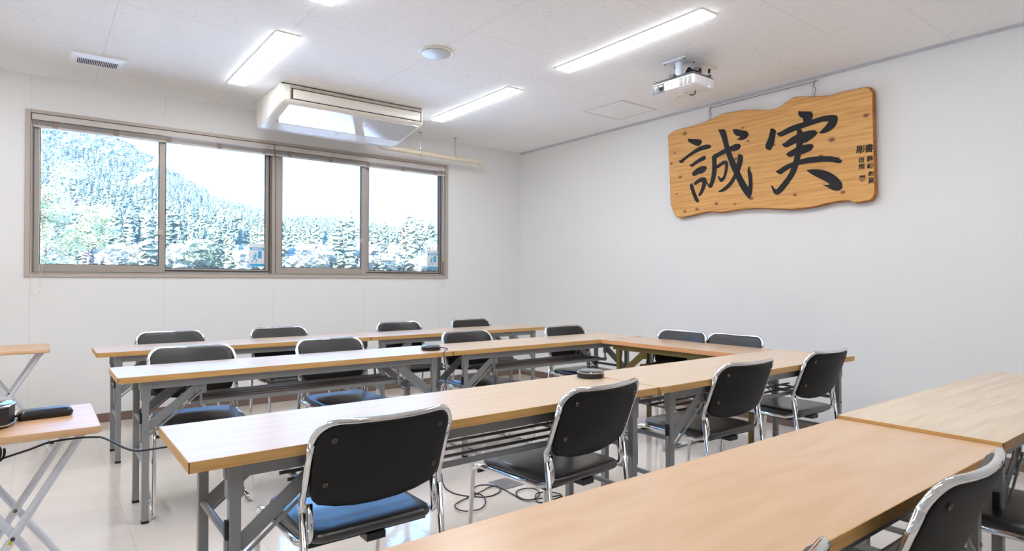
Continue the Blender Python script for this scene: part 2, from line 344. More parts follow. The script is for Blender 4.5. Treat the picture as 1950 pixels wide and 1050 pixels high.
# ------------------------------------------------------------------ windows
def wx(xm, y): return xm + y*(xm+4.724)/5.956
bm = bmesh.new()   # casing around both windows
a0, a1, c0, c1 = -4.803, -1.056, 1.1685, 2.4485; w = .034
bx(bm, a0, a0+w, -.012, .12, c0, c1, .002, 1); bx(bm, a1-w, a1, -.012, .12, c0, c1, .002, 1)
bx(bm, a0+w, a1-w, -.012, .12, c0, c0+w*.75, .002, 1); bx(bm, a0+w, a1-w, -.012, .12, c1-w*.75, c1, .002, 1)
tag(struct('trim_2', bm, 'alu_case'), 'taupe window casing running round both windows')
def window(name, x0, x1, gl, gr, label, sticker_x):
    """x0,x1 frame; gl=(glass l,r of left sash), gr=(glass l,r of right sash)"""
    t = thing(name, ((x0+x1)/2, .06, c0+w), label, 'window'); t['kind'] = 'structure'; del t['category']
    ox, oy, oz = t.location
    def P(bm, nm, m_, **k):
        o = new(nm, bm, m_, parent=t, **k); o.location = (-ox, -oy, -oz); return o
    z0, z1 = c0+w*.75, c1-w*.75
    bm = bmesh.new()
    bx(bm, x0, x0+.022, .015, .115, z0, z1, .001, 1); bx(bm, x1-.022, x1, .015, .115, z0, z1, .001, 1)
    bx(bm, x0+.022, x1-.022, .015, .115, z0, z0+.012, .001, 1); bx(bm, x0+.022, x1-.022, .015, .115, z1-.02, z1, .001, 1)
    for y in (.058, .105): bx(bm, x0+.022, x1-.022, y, y+.004, z0+.012, z0+.022)
    P(bm, 'window_frame', 'alu')
    bm = bmesh.new(); bx(bm, x0+.0165, x0+.0215, .0138, .0149, z0+.012, z1-.02); bx(bm, x1-.0215, x1-.0165, .0138, .0149, z0+.012, z1-.02)
    bx(bm, x1-.030, x1-.0225, .058, .0636, z0+.024, z1-.021); P(bm, 'frame_groove', 'gasket')
    zl0, zr0 = z0+.014, z0+.024
    for nm, (g0, g1), ya, yb, zb, sl, sr in (('left', gl, .026, .056, 1.268, .030, .046), ('right', gr, .064, .094, 1.245, .036, .030)):
        e0, e1 = wx(g0, ya), wx(g1, ya)
        if nm == 'left': sl = e0-(x0+.0225)
        else: sr = (x1-.0225)-e1
        zb0 = zl0 if nm == 'left' else zr0
        bm = bmesh.new()
        bx(bm, e0-sl, e0, ya, yb, zb0, z1-.021, .003, 2); bx(bm, e1, e1+sr, ya, yb, zb0, z1-.021, .003, 2)
        bx(bm, e0, e1, ya, yb, zb0, zb, .003, 2); bx(bm, e0, e1, ya, yb, z1-.066, z1-.021, .003, 2)
        s = P(bm, 'sash', 'alu')
        bm = bmesh.new(); ym = (ya+yb)/2
        bx(bm, e0-.004, e1+.004, ym-.002, ym+.002, zb-.004, z1-.062); new('pane', bm, 'glass', parent=s)
        bm = bmesh.new(); g = .004
        bx(bm, e0-.0005, e0+g, ya+.002, yb-.002, zb, z1-.066); bx(bm, e1-g, e1+.0005, ya+.002, yb-.002, zb, z1-.066); bx(bm, e0, e1, ya+.002, yb-.002, zb-.0005, zb+g)
        if nm == 'right': bx(bm, e0-.02, e1+sr*.6, ya-.0015, ya+.001, zb-.022, zb-.012)
        new('gasket', bm, 'gasket', parent=s)
        if nm == 'left':
            bm = bmesh.new(); cx = e1+.018; zc = 1.535
            bx(bm, cx-.012, cx+.012, ya-.008, ya, zc-.035, zc+.035, .002, 2); cyl(bm, (cx, ya-.013, zc), .011, .012, 'y', 16); bx(bm, cx-.030, cx-.008, ya-.020, ya-.010, zc-.006, zc+.042, .003, 2)
            new('crescent_lock', bm, 'alu_case', parent=s, auto=40)
    return t
window('window_1', -4.769, -2.963, (-4.711, -3.909), (-3.862, -3.041), 'left double sliding window with bronze sashes', 0)
window('window_2', -2.963, -1.090, (-2.89, -2.092), (-2.011, -1.172), 'right double sliding window with bronze sashes', 0)
def sticker(x0, x1, y, lab):
    z0, z1 = 1.274, 1.488; X0, X1 = wx(x0, y), wx(x1, y); w_ = X1-X0
    t = thing('escape_sticker', ((X0+X1)/2, y, z0), lab, 'sticker', 'escape stickers on the window panes')
    ox = (X0+X1)/2
    bm = bmesh.new(); bx(bm, -w_/2, w_/2, -.001, 0, 0, z1-z0, 0); new('film', bm, 'paper', t)
    h = z1-z0
    bm = bmesh.new()
    bx(bm, -w_*.44, w_*.46, -.0016, -.001, h*.72, h*.83); new('header_band', bm, 'cyan', t)
    bm = bmesh.new()
    for k in range(8):
        xx = -w_*.30+k*w_*.085; bx(bm, xx, xx+w_*.05, -.0021, -.0016, h*.745, h*.805)
    new('header_lettering', bm, 'paper', t)
    bm = bmesh.new(); bx(bm, -w_*.44, w_*.46, -.0016, -.001, h*.015, h*.12); new('footer_band', bm, 'cyan', t)
    bm = bmesh.new()
    prism(bm, [(.07, .32), (.14, .36), (.30, .36), (.30, .68), (.07, .68)], lambda a, b, k: (a*w_, -.0016+.0006*k, b*h)); new('door_symbol', bm, 'cyan', t)
    bm = bmesh.new(); f = lambda a, b: (a*w_, -.0014, b*h)
    cyl(bm, (-.07*w_, -.0014, .59*h), .026*w_*2, .0006, 'y', 16)
    for pts, r_ in (([(-.08, .53), (-.13, .40)], .05), ([(-.09, .51), (-.24, .46), (-.27, .38)], .022), ([(-.08, .51), (.02, .44), (.10, .45)], .022),
                    ([(-.13, .41), (-.20, .28), (-.34, .20)], .03), ([(-.12, .41), (-.03, .30), (-.05, .17)], .03)):
        tube(bm, [f(*p) for p in pts], (r_*w_, .0003), 8, flat=(1, 0, 0) if False else (0, 0, 1))
    new('running_figure', bm, 'cyan', t)
sticker(-3.186, -3.045, .074, 'white and cyan running figure sticker on the pane left of the central mullion')
sticker(-1.322, -1.180, .074, 'white and cyan running figure sticker on the rightmost pane')

# ------------------------------------------------------------------ blinds (raised)
def blind(x0, x1, lab, tapes):
    t = thing('venetian_blind', ((x0+x1)/2, .005, 2.405), lab, 'blind', 'raised venetian blinds')
    ox, oy, oz = t.location
    def P(bm, nm, m_, **k):
        o = new(nm, bm, m_, parent=t, **k); o.location = (-ox, -oy, -oz); return o
    bm = bmesh.new(); bx(bm, x0, x1, -.010, .020, 2.372, 2.418, .002, 1); P(bm, 'head_rail', 'blind')
    bm = bmesh.new()
    for k in range(8): bx(bm, x0+.008, x1-.008, -.010, .016, 2.334+k*.0042, 2.3365+k*.0042)
    P(bm, 'slat_stack', 'alu')
    bm = bmesh.new(); bx(bm, x0+.006, x1-.006, -.012, .018, 2.316, 2.332, .003, 2); P(bm, 'bottom_rail', 'blind')
    for xx in tapes:
        bm = bmesh.new(); bx(bm, xx-.018, xx+.018, -.0145, .0, 2.322, 2.366, .002, 1); P(bm, 'ladder_tape', 'blind_tape')
    return t, P
t, P = blind(-4.762, -2.966, 'left raised venetian blind above the panes with its cord loop at the far left', (-4.62, -4.22, -3.84, -3.44, -3.06))
bm = bmesh.new(); tube(bm, [(-4.715, -.014, 2.35), (-4.712, -.016, 1.9), (-4.715, -.016, 1.30), (-4.705, -.016, 1.18), (-4.705, -.016, 1.06), (-4.72, -.016, 1.03), (-4.745, -.016, 1.03), (-4.760, -.016, 1.05), (-4.764, -.016, 1.2), (-4.764, -.016, 2.35)], .0018, 6, rad=.02); P(bm, 'pull_cord', 'cord')
bm = bmesh.new(); tube(bm, [(-4.690, -.014, 2.35), (-4.690, -.014, 1.26), (-4.70, -.016, 1.17)], .0014, 6); P(bm, 'tilt_cord', 'cord')
t, P = blind(-2.960, -1.094, 'right raised venetian blind with a white tilt wand at its right end', (-2.82, -2.42, -2.02, -1.62, -1.22))
bm = bmesh.new(); tube(bm, [(-1.128, -.016, 2.36), (-1.128, -.016, 1.36)], .0042, 8); P(bm, 'tilt_wand', 'paper')
bm = bmesh.new(); tube(bm, [(-1.155, -.014, 2.35), (-1.152, -.016, 1.25), (-1.150, -.016, 1.09), (-1.135, -.016, 1.055), (-1.110, -.016, 1.06), (-1.104, -.016, 1.2), (-1.104, -.016, 2.35)], .0016, 6, rad=.02); P(bm, 'pull_cord', 'cord')

# ------------------------------------------------------------------ ceiling lamps
LY = [(-1.990, -.735), (-3.815, -2.565), (-5.64, -4.39), (-7.46, -6.21)]
pos = {0: 'over the ', }
first = None
for xi, xc in enumerate((-3.470, -1.640, -5.30)):
    for yi, (y0, y1) in enumerate(LY[:3]):
        lab = {(0, 0): 'recessed strip lamp left of the air conditioner above the window', (1, 0): 'recessed strip lamp right of the air conditioner, nearest the wall corner',
               (1, 1): 'long recessed strip lamp beside the ceiling projector', (0, 1): 'recessed strip lamp cut off by the top edge of the photo'}.get((xi, yi))
        lab = lab or 'recessed ceiling strip lamp behind or beside the camera, outside the photo'
        loc = (xc, (y0+y1)/2, H)
        if first is None:
            t = first = thing('ceiling_lamp', loc, lab, 'ceiling lamp', 'recessed ceiling strip lamps'); hx, hy = .068, (y1-y0)/2
            bm = bmesh.new(); bx(bm, -hx+.006, hx-.006, -hy+.006, hy-.006, -.016, -.001, .004, 2); new('diffuser', bm, 'lamp', t)
            bm = bmesh.new(); bx(bm, -hx-.006, -hx+.004, -hy-.006, hy+.006, -.006, -.0002); bx(bm, hx-.004, hx+.006, -hy-.006, hy+.006, -.006, -.0002); bx(bm, -hx, hx, -hy-.006, -hy+.004, -.006, -.0002); bx(bm, -hx, hx, hy-.004, hy+.006, -.006, -.0002)
            new('lamp_frame', bm, 'whitep', t)
        else: dup(first, loc, 0, lab)

# ------------------------------------------------------------------ ceiling vent, speaker, access hatch
t = thing('ceiling_vent', (-4.385, -.652, H), 'white rectangular ceiling ventilation grille with dark slots near the left window end', 'vent')
bm = bmesh.new(); loft(bm, [[(x, y, -.0005) for x, y in rring(.165, .155, .01)], [(x, y, -.012) for x, y in rring(.165, .155, .01)], [(x, y, -.018) for x, y in rring(.145, .135, .012)]]); new('cover', bm, 'white', t, auto=30)
bm = bmesh.new()
for k in range(23): bx(bm, -.125+k*.0105, -.1195+k*.0105, -.060, .060, -.0195, -.0181)
new('slot_row', bm, 'void', t)
t = thing('ceiling_speaker', (-2.568, -2.296, H), 'round pale grey ceiling speaker between the strip lamps', 'speaker')
bm = bmesh.new(); lathe(bm, (0, 0, 0), [(.118, -.0003), (.120, -.008), (.112, -.015), (.100, -.013)], 56); new('trim_ring', bm, 'acw', t, auto=40)
bm = bmesh.new(); lathe(bm, (0, 0, 0), [(.1035, -.010), (.100, -.018), (.07, -.021), (.001, -.022)], 56); new('grille', bm, 'spk', t, auto=40)
t = thing('access_hatch', (-.482, -2.068, H), 'square ceiling access panel with a thin metal edge near the picture rail', 'access panel')
bm = bmesh.new()
for (a, b_, c, d) in ((-.235, -.222, -.235, .235), (.222, .235, -.235, .235), (-.235, .235, -.235, -.224), (-.235, .235, .224, .235)): bx(bm, a, b_, c, d, -.004, -.0003)
new('hatch_frame', bm, 'whitep', t)
bm = bmesh.new(); bx(bm, -.216, .216, -.216, .216, -.003, -.0003); new('hatch_board', bm, 'ceiling', t)

# ------------------------------------------------------------------ air conditioner
AX0, AX1 = -3.205, -1.935
t = thing('air_conditioner', (0, 0, 0), 'ivory ceiling mounted air conditioner hanging above the window', 'air conditioner')
prof = [(-.285, 2.7175), (-.975, 2.7175), (-.998, 2.700), (-.998, 2.585), (-.975, 2.562), (-.46, 2.468), (-.345, 2.466), (-.300, 2.482), (-.283, 2.56)]
bm = bmesh.new()
def inset(p, k):
    cy_, cz = -.62, 2.64; return (cy_+(p[0]-cy_)*k, min(2.7175, cz+(p[1]-cz)*k))
loft(bm, [[(AX0+dx, *inset(p, k)) for p in prof] for dx, k in ((0, .955), (.010, .985), (.028, 1.0))] + [[(AX1-dx, *inset(p, k)) for p in prof] for dx, k in ((.028, 1.0), (.010, .985), (0, .955))])
new('casing', bm, 'acw', t, auto=35)
bm = bmesh.new(); bx(bm, AX0+.075, AX1-.025, -1.0012, -.990, 2.590, 2.694, .006, 2); new('outlet_recess', bm, 'acdark', t)
bm = bmesh.new(); bx(bm, AX0+.088, AX1-.036, -1.010, -1.002, 2.597, 2.672, .003, 2); new('louver', bm, 'acw', t, auto=30)
bm = bmesh.new(); bx(bm, AX0+.070, AX1-.020, -1.0045, -.996, 2.680, 2.697, .002, 1); bx(bm, AX0+.060, AX0+.073, -1.0045, -.996, 2.585, 2.697, .002, 1); bx(bm, AX1-.026, AX1-.016, -1.0045, -.996, 2.585, 2.697, .002, 1); new('outlet_trim', bm, 'beigeline', t)
bm = bmesh.new()   # glossy sloping intake panel
def slope(y): return 2.562+(y+.975)*(2.468-2.562)/(.975-.46)
for (y0, y1, nm, mm) in ((-.965, -.60, 'intake_panel', 'acgloss'), (-.590, -.470, 'rear_panel', 'acw')):
    bm = bmesh.new(); pts = [(y0, slope(y0)+.004), (y1, slope(y1)+.004), (y1, slope(y1)-.006), (y0, slope(y0)-.006)]
    for (xa, xb) in ((AX0+.07, (AX0+AX1)/2-.002), ((AX0+AX1)/2+.002, AX1-.035)) if nm == 'rear_panel' else ((AX0+.07, AX1-.035),):
        V = [[bm.verts.new((x, y, z)) for y, z in pts] for x in (xa, xb)]
        for k in range(4): bm.faces.new((V[0][k], V[0][(k+1) % 4], V[1][(k+1) % 4], V[1][k]))
        bm.faces.new(V[0]); bm.faces.new(V[1][::-1])
    new(nm, bm, mm, t)
bm = bmesh.new(); bx(bm, AX0+.01, AX1-.01, -.985, -.288, 2.712, 2.7165); new('top_seam', bm, 'acdark', t)

# ------------------------------------------------------------------ drain pipe
t = thing('drain_pipe', (-1.4, -.2, 2.5), 'cream wrapped drain pipe slung on two rods right of the air conditioner', 'pipe')
bm = bmesh.new(); tube(bm, [(-.63, -.09, -.005), (-.55, 0, .002), (.55, 0, -.015), (.655, .0, -.018), (.66, .0, -.02), (.655, .02, -.05)], [.026, .026, .026, .026, .024, .020], 20, rad=[0, .05, 0, .03, .01, 0]); new('wrapped_pipe', bm, 'wrap', t, auto=60)
for xx in (.314, -.12):
    bm = bmesh.new(); cyl(bm, (xx, 0, .128), .0035, .176, 'z', 8); new('hanger_rod', bm, 'galv', t, auto=40)
    bm = bmesh.new(); cyl(bm, (xx, 0, .213), .016, .008, 'z', 6); bx(bm, xx-.022, xx+.022, -.008, .008, .2145, .2178); cyl(bm, (xx, 0, .045), .010, .014, 'z', 6); new('hanger_nut', bm, 'galv', t)
    bm = bmesh.new(); tube(bm, [(xx, .028*math.cos(a), -.008+.028*math.sin(a)) for a in [k*math.pi/10 for k in range(21)]], .0022, 6); new('hanger_ring', bm, 'galv', t)

# ------------------------------------------------------------------ projector and its mount
t = thing('projector_mount', (-1.10, -3.20, H), 'white ceiling bracket and short pole carrying the projector', 'ceiling bracket')
bm = bmesh.new(); loft(bm, [[(x, y, -.0004) for x, y in rring(.055, .075, .02)], [(x, y, -.012) for x, y in rring(.055, .075, .02)]])
bx(bm, -.065, -.045, -.095, .095, -.010, -.0004, .002, 1); bx(bm, .045, .065, -.095, .095, -.010, -.0004, .002, 1); new('ceiling_plate', bm, 'white_tube', t, auto=40)
bm = bmesh.new(); tube(bm, [(0, 0, -.012), (0, 0, -.07), (0, 0, -.07), (0, 0, -.128)], .026, 20); new('pole', bm, 'white_tube', t, auto=40)
for (a, b_) in ((-.055, -.082), (-.055, .082), (.055, -.082), (.055, .082)):
    bm = bmesh.new(); cyl(bm, (a, b_, -.014), .008, .008, 'z', 6); new('bolt', bm, 'steelwire', t)
bm = bmesh.new(); bx(bm, -.10, .10, -.015, .015, -.140, -.128, .002, 1); bx(bm, -.012, .012, -.12, .12, -.140, -.128, .002, 1); bx(bm, -.02, .02, -.16, -.12, -.150, -.128, .002, 1); new('cradle', bm, 'white_tube', t)
t = thing('outlet_plate', (-.86, -3.24, H), 'small ivory cable outlet plate on the ceiling behind the projector bracket', 'outlet')
bm = bmesh.new(); loft(bm, [[(x, y, -.0004) for x, y in rring(.075, .065, .01)], [(x, y, -.012) for x, y in rring(.075, .065, .01)], [(x, y, -.016) for x, y in rring(.066, .056, .01)]]); new('cover', bm, 'acw', t, auto=30)
bm = bmesh.new(); cyl(bm, (-.03, .015, -.03), .011, .030, 'z', 12); cyl(bm, (.03, -.02, -.03), .009, .030, 'z', 12); new('plug', bm, 'blackpl', t, auto=40)
t = thing('projector_cables', (-.98, -3.23, 2.66), 'bundle of black cables looped above the projector', 'cable')
bm = bmesh.new(); random.seed(3)
for k in range(7):
    a = .03+.012*k
    tube(bm, [(.09-.002*k, .005*k, .025), (.05, -.02+.01*k, .01+.004*k), (0-.004*k, .02, -.005+.007*k), (-.045, .0+.008*k, -.03), (-.02, -.03+.012*k, -.058), (.05, -.02, -.066)], .0045, 6, rad=.03)
new('cable_loop', bm, 'cable', t, auto=60)
t = thing('projector', (-1.11, -3.235, 2.476), 'white ceiling projector with a dark front corner around its lens', 'projector')
bm = bmesh.new()
loft(bm, [[(x, y, z) for x, y in rring(hx, hy, .022, cx=.0)] for hx, hy, z in ((.085, .150, .0), (.118, .178, .012), (.122, .183, .020), (.122, .183, .074))], mi=0); new('body', bm, 'white', t, auto=30)
bm = bmesh.new()
loft(bm, [[(x, y, z) for x, y in rring(hx, hy, .022)] for hx, hy, z in ((.1225, .1835, .0742), (.118, .178, .084), (.100, .160, .0995))]); new('top_shell', bm, 'projgrey', t, auto=30)
bm = bmesh.new(); bx(bm, -.1245, -.118, .062, .170, .006, .070, .002, 1); new('lens_bay', bm, 'projgrey', t)
bm = bmesh.new(); bx(bm, -.1255, -.120, .066, .112, .010, .066, .002, 1); new('lens_recess', bm, 'blackpl', t)
bm = bmesh.new(); cyl(bm, (-.126, .088, .038), .019, .008, 'x', 28); lathe(bm, (0, 0, 0), [(.0001, 0), (.0001, .0001)], 3); new('lens', bm, 'lens', t, auto=40)
bm = bmesh.new(); bx(bm, -.1256, -.124, .128, .150, .046, .056); bx(bm, -.1256, -.124, .136, .142, .030, .036); new('sensor_window', bm, 'paper', t)
bm = bmesh.new()
for q in range(3):
    for k in range(8): bx(bm, -.1226, -.1215, -.165+q*.035, -.137+q*.035, .016+k*.0068, .0202+k*.0068)
new('vent_slots', bm, 'gasket', t)
bm = bmesh.new(); bx(bm, .045, .052, -.186, -.1825, .012, .016); new('status_light', bm, 'led', t)
bm = bmesh.new(); cyl(bm, (.10, -.15, .104), .014, .018, 'z', 16); cyl(bm, (-.09, .03, .104), .010, .012, 'z', 12); bx(bm, -.115, -.075, -.01, .03, .09, .116, .004, 2); cyl(bm, (-.10, .15, .092), .014, .012, 'z', 16); new('foot', bm, 'projgrey', t, auto=40)
bm = bmesh.new(); tube(bm, [(.06, -.02, -.001), (.05, -.055, -.014), (.03, -.085, -.012), (.01, -.10, -.002)], .0042, 8, rad=.02); new('cable_stub', bm, 'cable', t, auto=60)
bm = bmesh.new()
for (a, b_, c, d) in ((-.05, .02, .004, .03), (.0, -.03, .03, .004), (.04, .06, .03, .003), (-.06, -.08, .006, .004)): bx(bm, a-c/2, a+c/2, b_-d/2, b_+d/2, -.0006, .0004)
new('base_marks', bm, 'gasket', t)
def text_mesh(body, size, name, m_, parent, M4, ext=.0004, bold=0):
    cu = bpy.data.curves.new(name, 'FONT'); cu.body = body; cu.size = size; cu.extrude = ext; cu.offset = bold; cu.align_x = 'CENTER'; cu.align_y = 'CENTER'
    o = bpy.data.objects.new(name, cu); C.objects.link(o)
    dg = bpy.context.evaluated_depsgraph_get(); me = bpy.data.meshes.new_from_object(o.evaluated_get(dg))
    bpy.data.objects.remove(o); me.materials.clear(); me.materials.append(M[m_]); me.transform(M4)
    q = bpy.data.objects.new(name, me); C.objects.link(q); q.parent = parent; return q
def face_minus_x(y, z, x, rot=0):   # text lying on a plane facing -x, reading towards -y
    return Matrix.Translation((x, y, z)) @ Matrix(((0, 0, -1, 0), (-1, 0, 0, 0), (0, 1, 0, 0), (0, 0, 0, 1))) @ Matrix.Rotation(rot, 4, 'Z')
text_mesh('EPSON', .017, 'maker_lettering', 'gasket', t, face_minus_x(.018, .044, -.1232), ext=.0003)

# ------------------------------------------------------------------ carved wooden plaque
SEI=[[[-2.505,2.438],[-2.543,2.428],[-2.603,2.415],[-2.636,2.407],[-2.655,2.388],[-2.649,2.371],[-2.632,2.357],[-2.611,2.353],[-2.586,2.363],[-2.552,2.381],[-2.522,2.401],[-2.507,2.418]],[[-2.399,2.25],[-2.43,2.256],[-2.492,2.286],[-2.561,2.319],[-2.636,2.345],[-2.703,2.35],[-2.739,2.338],[-2.75,2.326],[-2.742,2.315],[-2.711,2.309],[-2.666,2.308],[-2.611,2.3],[-2.535,2.276],[-2.474,2.249],[-2.448,2.228],[-2.426,2.229]],[[-2.522,2.198],[-2.548,2.202],[-2.594,2.227],[-2.653,2.25],[-2.682,2.255],[-2.694,2.244],[-2.69,2.223],[-2.67,2.214],[-2.611,2.2],[-2.556,2.174],[-2.537,2.178]],[[-2.552,2.118],[-2.573,2.137],[-2.611,2.157],[-2.653,2.166],[-2.686,2.164],[-2.703,2.151],[-2.698,2.13],[-2.674,2.109],[-2.641,2.099],[-2.624,2.105],[-2.611,2.097],[-2.569,2.089],[-2.552,2.103]],[[-2.531,2.024],[-2.548,2.027],[-2.562,2.006],[-2.582,1.949],[-2.603,1.904],[-2.624,1.863],[-2.616,1.849],[-2.599,1.851],[-2.578,1.875],[-2.543,1.954],[-2.528,1.999]],[[-2.567,2.026],[-2.594,2.045],[-2.636,2.064],[-2.674,2.065],[-2.698,2.053],[-2.703,2.02],[-2.69,1.98],[-2.666,1.936],[-2.641,1.907],[-2.624,1.903],[-2.616,1.916],[-2.636,1.947],[-2.655,1.991],[-2.66,2.026],[-2.632,2.026],[-2.59,2.009],[-2.573,2.011]],[[-2.759,2.24],[-2.791,2.246],[-2.801,2.223],[-2.802,2.161],[-2.803,2.105],[-2.787,2.038],[-2.767,1.984],[-2.753,1.964],[-2.731,1.966],[-2.723,1.979],[-2.742,2.022],[-2.755,2.084],[-2.761,2.153],[-2.758,2.209]],[[-2.698,2.028],[-2.707,2.025],[-2.723,1.993],[-2.743,1.966],[-2.735,1.964],[-2.711,1.988]],[[-2.771,2.249],[-2.807,2.257],[-2.87,2.278],[-2.932,2.29],[-2.97,2.302],[-3.0,2.305],[-3.026,2.297],[-3.034,2.281],[-3.026,2.262],[-3.0,2.249],[-2.97,2.246],[-2.947,2.253],[-2.917,2.246],[-2.87,2.237],[-2.823,2.223],[-2.795,2.21],[-2.775,2.22]],[[-2.795,2.144],[-2.831,2.163],[-2.87,2.182],[-2.901,2.179],[-2.915,2.158],[-2.913,2.117],[-2.901,2.064],[-2.882,2.022],[-2.858,2.001],[-2.843,2.003],[-2.831,2.018],[-2.819,2.047],[-2.811,2.062],[-2.827,2.053],[-2.847,2.033],[-2.864,2.041],[-2.878,2.074],[-2.886,2.121],[-2.887,2.152],[-2.855,2.146],[-2.819,2.124],[-2.803,2.126]],[[-2.822,2.459],[-2.87,2.453],[-2.89,2.436],[-2.905,2.385],[-2.921,2.314],[-2.94,2.256],[-2.966,2.191],[-2.993,2.136],[-3.022,2.074],[-3.045,2.024],[-3.074,1.974],[-3.099,1.928],[-3.11,1.943],[-3.105,2.003],[-3.097,2.057],[-3.103,2.083],[-3.114,2.101],[-3.121,2.061],[-3.136,2.032],[-3.141,1.979],[-3.141,1.913],[-3.132,1.861],[-3.119,1.833],[-3.107,1.832],[-3.088,1.853],[-3.045,1.911],[-3.004,1.989],[-2.974,2.054],[-2.947,2.105],[-2.917,2.185],[-2.894,2.25],[-2.87,2.329],[-2.843,2.41],[-2.825,2.445]],[[-3.008,2.212],[-3.03,2.213],[-3.054,2.197],[-3.054,2.164],[-3.041,2.112],[-3.015,2.055],[-2.985,2.009],[-2.947,1.963],[-2.893,1.925],[-2.847,1.916],[-2.815,1.92],[-2.855,1.939],[-2.917,1.98],[-2.959,2.029],[-2.981,2.08],[-2.993,2.126],[-3.009,2.17],[-3.009,2.194]],[[-2.964,2.434],[-2.993,2.43],[-3.037,2.414],[-3.082,2.399],[-3.103,2.378],[-3.103,2.358],[-3.085,2.338],[-3.056,2.329],[-3.026,2.332],[-2.999,2.342],[-3.026,2.353],[-3.03,2.362],[-3.0,2.371],[-2.978,2.392],[-2.966,2.411]]]
JITSU=[[[-3.528,2.466],[-3.571,2.455],[-3.615,2.445],[-3.64,2.427],[-3.64,2.398],[-3.629,2.375],[-3.615,2.357],[-3.571,2.365],[-3.567,2.384],[-3.563,2.405],[-3.541,2.419],[-3.528,2.44]],[[-3.301,2.375],[-3.32,2.373],[-3.346,2.351],[-3.34,2.313],[-3.331,2.261],[-3.315,2.226],[-3.299,2.202],[-3.279,2.205],[-3.257,2.225],[-3.258,2.255],[-3.275,2.287],[-3.291,2.33]],[[-3.349,2.326],[-3.387,2.334],[-3.457,2.358],[-3.518,2.369],[-3.578,2.373],[-3.644,2.38],[-3.715,2.388],[-3.778,2.384],[-3.813,2.374],[-3.825,2.353],[-3.819,2.315],[-3.792,2.282],[-3.75,2.262],[-3.715,2.258],[-3.683,2.265],[-3.708,2.284],[-3.74,2.314],[-3.761,2.34],[-3.715,2.347],[-3.644,2.34],[-3.571,2.329],[-3.495,2.318],[-3.434,2.303],[-3.391,2.295],[-3.371,2.3]],[[-3.393,2.234],[-3.418,2.239],[-3.465,2.268],[-3.518,2.287],[-3.571,2.296],[-3.622,2.299],[-3.658,2.292],[-3.678,2.272],[-3.658,2.251],[-3.622,2.228],[-3.578,2.211],[-3.533,2.222],[-3.495,2.218],[-3.449,2.203],[-3.418,2.205]],[[-3.428,2.149],[-3.457,2.165],[-3.503,2.183],[-3.548,2.194],[-3.6,2.196],[-3.636,2.192],[-3.647,2.173],[-3.629,2.147],[-3.592,2.135],[-3.555,2.127],[-3.51,2.126],[-3.472,2.121],[-3.449,2.125]],[[-3.518,2.321],[-3.548,2.324],[-3.567,2.293],[-3.563,2.213],[-3.555,2.156],[-3.542,2.099],[-3.525,2.043],[-3.503,1.987],[-3.464,1.933],[-3.426,1.886],[-3.383,1.845],[-3.355,1.835],[-3.331,1.847],[-3.315,1.883],[-3.303,1.917],[-3.315,1.914],[-3.331,1.889],[-3.351,1.879],[-3.379,1.906],[-3.41,1.94],[-3.445,1.98],[-3.476,2.043],[-3.491,2.092],[-3.507,2.157],[-3.514,2.222],[-3.517,2.28]],[[-3.343,2.024],[-3.371,2.035],[-3.418,2.059],[-3.48,2.076],[-3.548,2.09],[-3.614,2.095],[-3.687,2.091],[-3.771,2.078],[-3.826,2.059],[-3.856,2.033],[-3.846,2.016],[-3.826,2.017],[-3.785,2.033],[-3.715,2.045],[-3.643,2.049],[-3.57,2.05],[-3.51,2.045],[-3.449,2.028],[-3.41,2.007],[-3.387,1.994],[-3.363,2.005]],[[-3.591,1.999],[-3.629,2.001],[-3.686,1.992],[-3.743,1.972],[-3.791,1.941],[-3.832,1.901],[-3.856,1.863],[-3.856,1.831],[-3.839,1.817],[-3.805,1.818],[-3.777,1.83],[-3.743,1.854],[-3.708,1.875],[-3.743,1.868],[-3.767,1.868],[-3.75,1.886],[-3.708,1.913],[-3.658,1.945],[-3.614,1.976]]]
BOARD=[[-2.275,2.493],[-2.287,2.52],[-2.355,2.543],[-2.526,2.546],[-2.657,2.554],[-2.768,2.573],[-2.86,2.591],[-2.95,2.588],[-3.065,2.579],[-3.177,2.558],[-3.285,2.53],[-3.364,2.535],[-3.428,2.564],[-3.485,2.585],[-3.54,2.58],[-3.66,2.554],[-3.764,2.537],[-3.842,2.541],[-3.929,2.539],[-4.017,2.537],[-4.048,2.518],[-4.065,2.49],[-4.069,2.324],[-4.072,2.16],[-4.077,1.886],[-4.08,1.787],[-4.067,1.74],[-4.041,1.72],[-3.97,1.713],[-3.944,1.713],[-3.906,1.732],[-3.819,1.735],[-3.74,1.727],[-3.659,1.714],[-3.564,1.709],[-3.465,1.709],[-3.337,1.725],[-3.204,1.741],[-3.121,1.745],[-3.008,1.75],[-2.89,1.739],[-2.814,1.743],[-2.736,1.755],[-2.608,1.747],[-2.509,1.734],[-2.398,1.729],[-2.355,1.761],[-2.311,1.858],[-2.302,2.004],[-2.289,2.266]]
t = thing('wooden_plaque', (-.06, -3.1, 2.15), 'large cedar slab plaque carved with two black brush characters', 'plaque')
def PL(bm, nm, m_, **k):
    o = new(nm, bm, m_, parent=t, **k); o.location = (.06, 3.1, -2.15); return o
bm = bmesh.new()
def subdiv(P):
    out = []; n = len(P)
    for k in range(n):
        a, b_, c, d = [Vector((*P[(k+j) % n], 0)) for j in (-1, 0, 1, 2)]
        out.append(P[k])
        l1, l2, l3 = (b_-a).length, (c-b_).length, (d-c).length
        if l2 < .4*max(l1, l3) or (b_-a).angle(c-b_) > .8 or (c-b_).angle(d-c) > .8: continue
        q = (b_+c)/2+((b_+c)-(a+d))/16; out.append((q.x, q.y))
    return out
BD = subdiv(BOARD); cy_ = sum(p[0] for p in BD)/len(BD); cz_ = sum(p[1] for p in BD)/len(BD)
rings = []
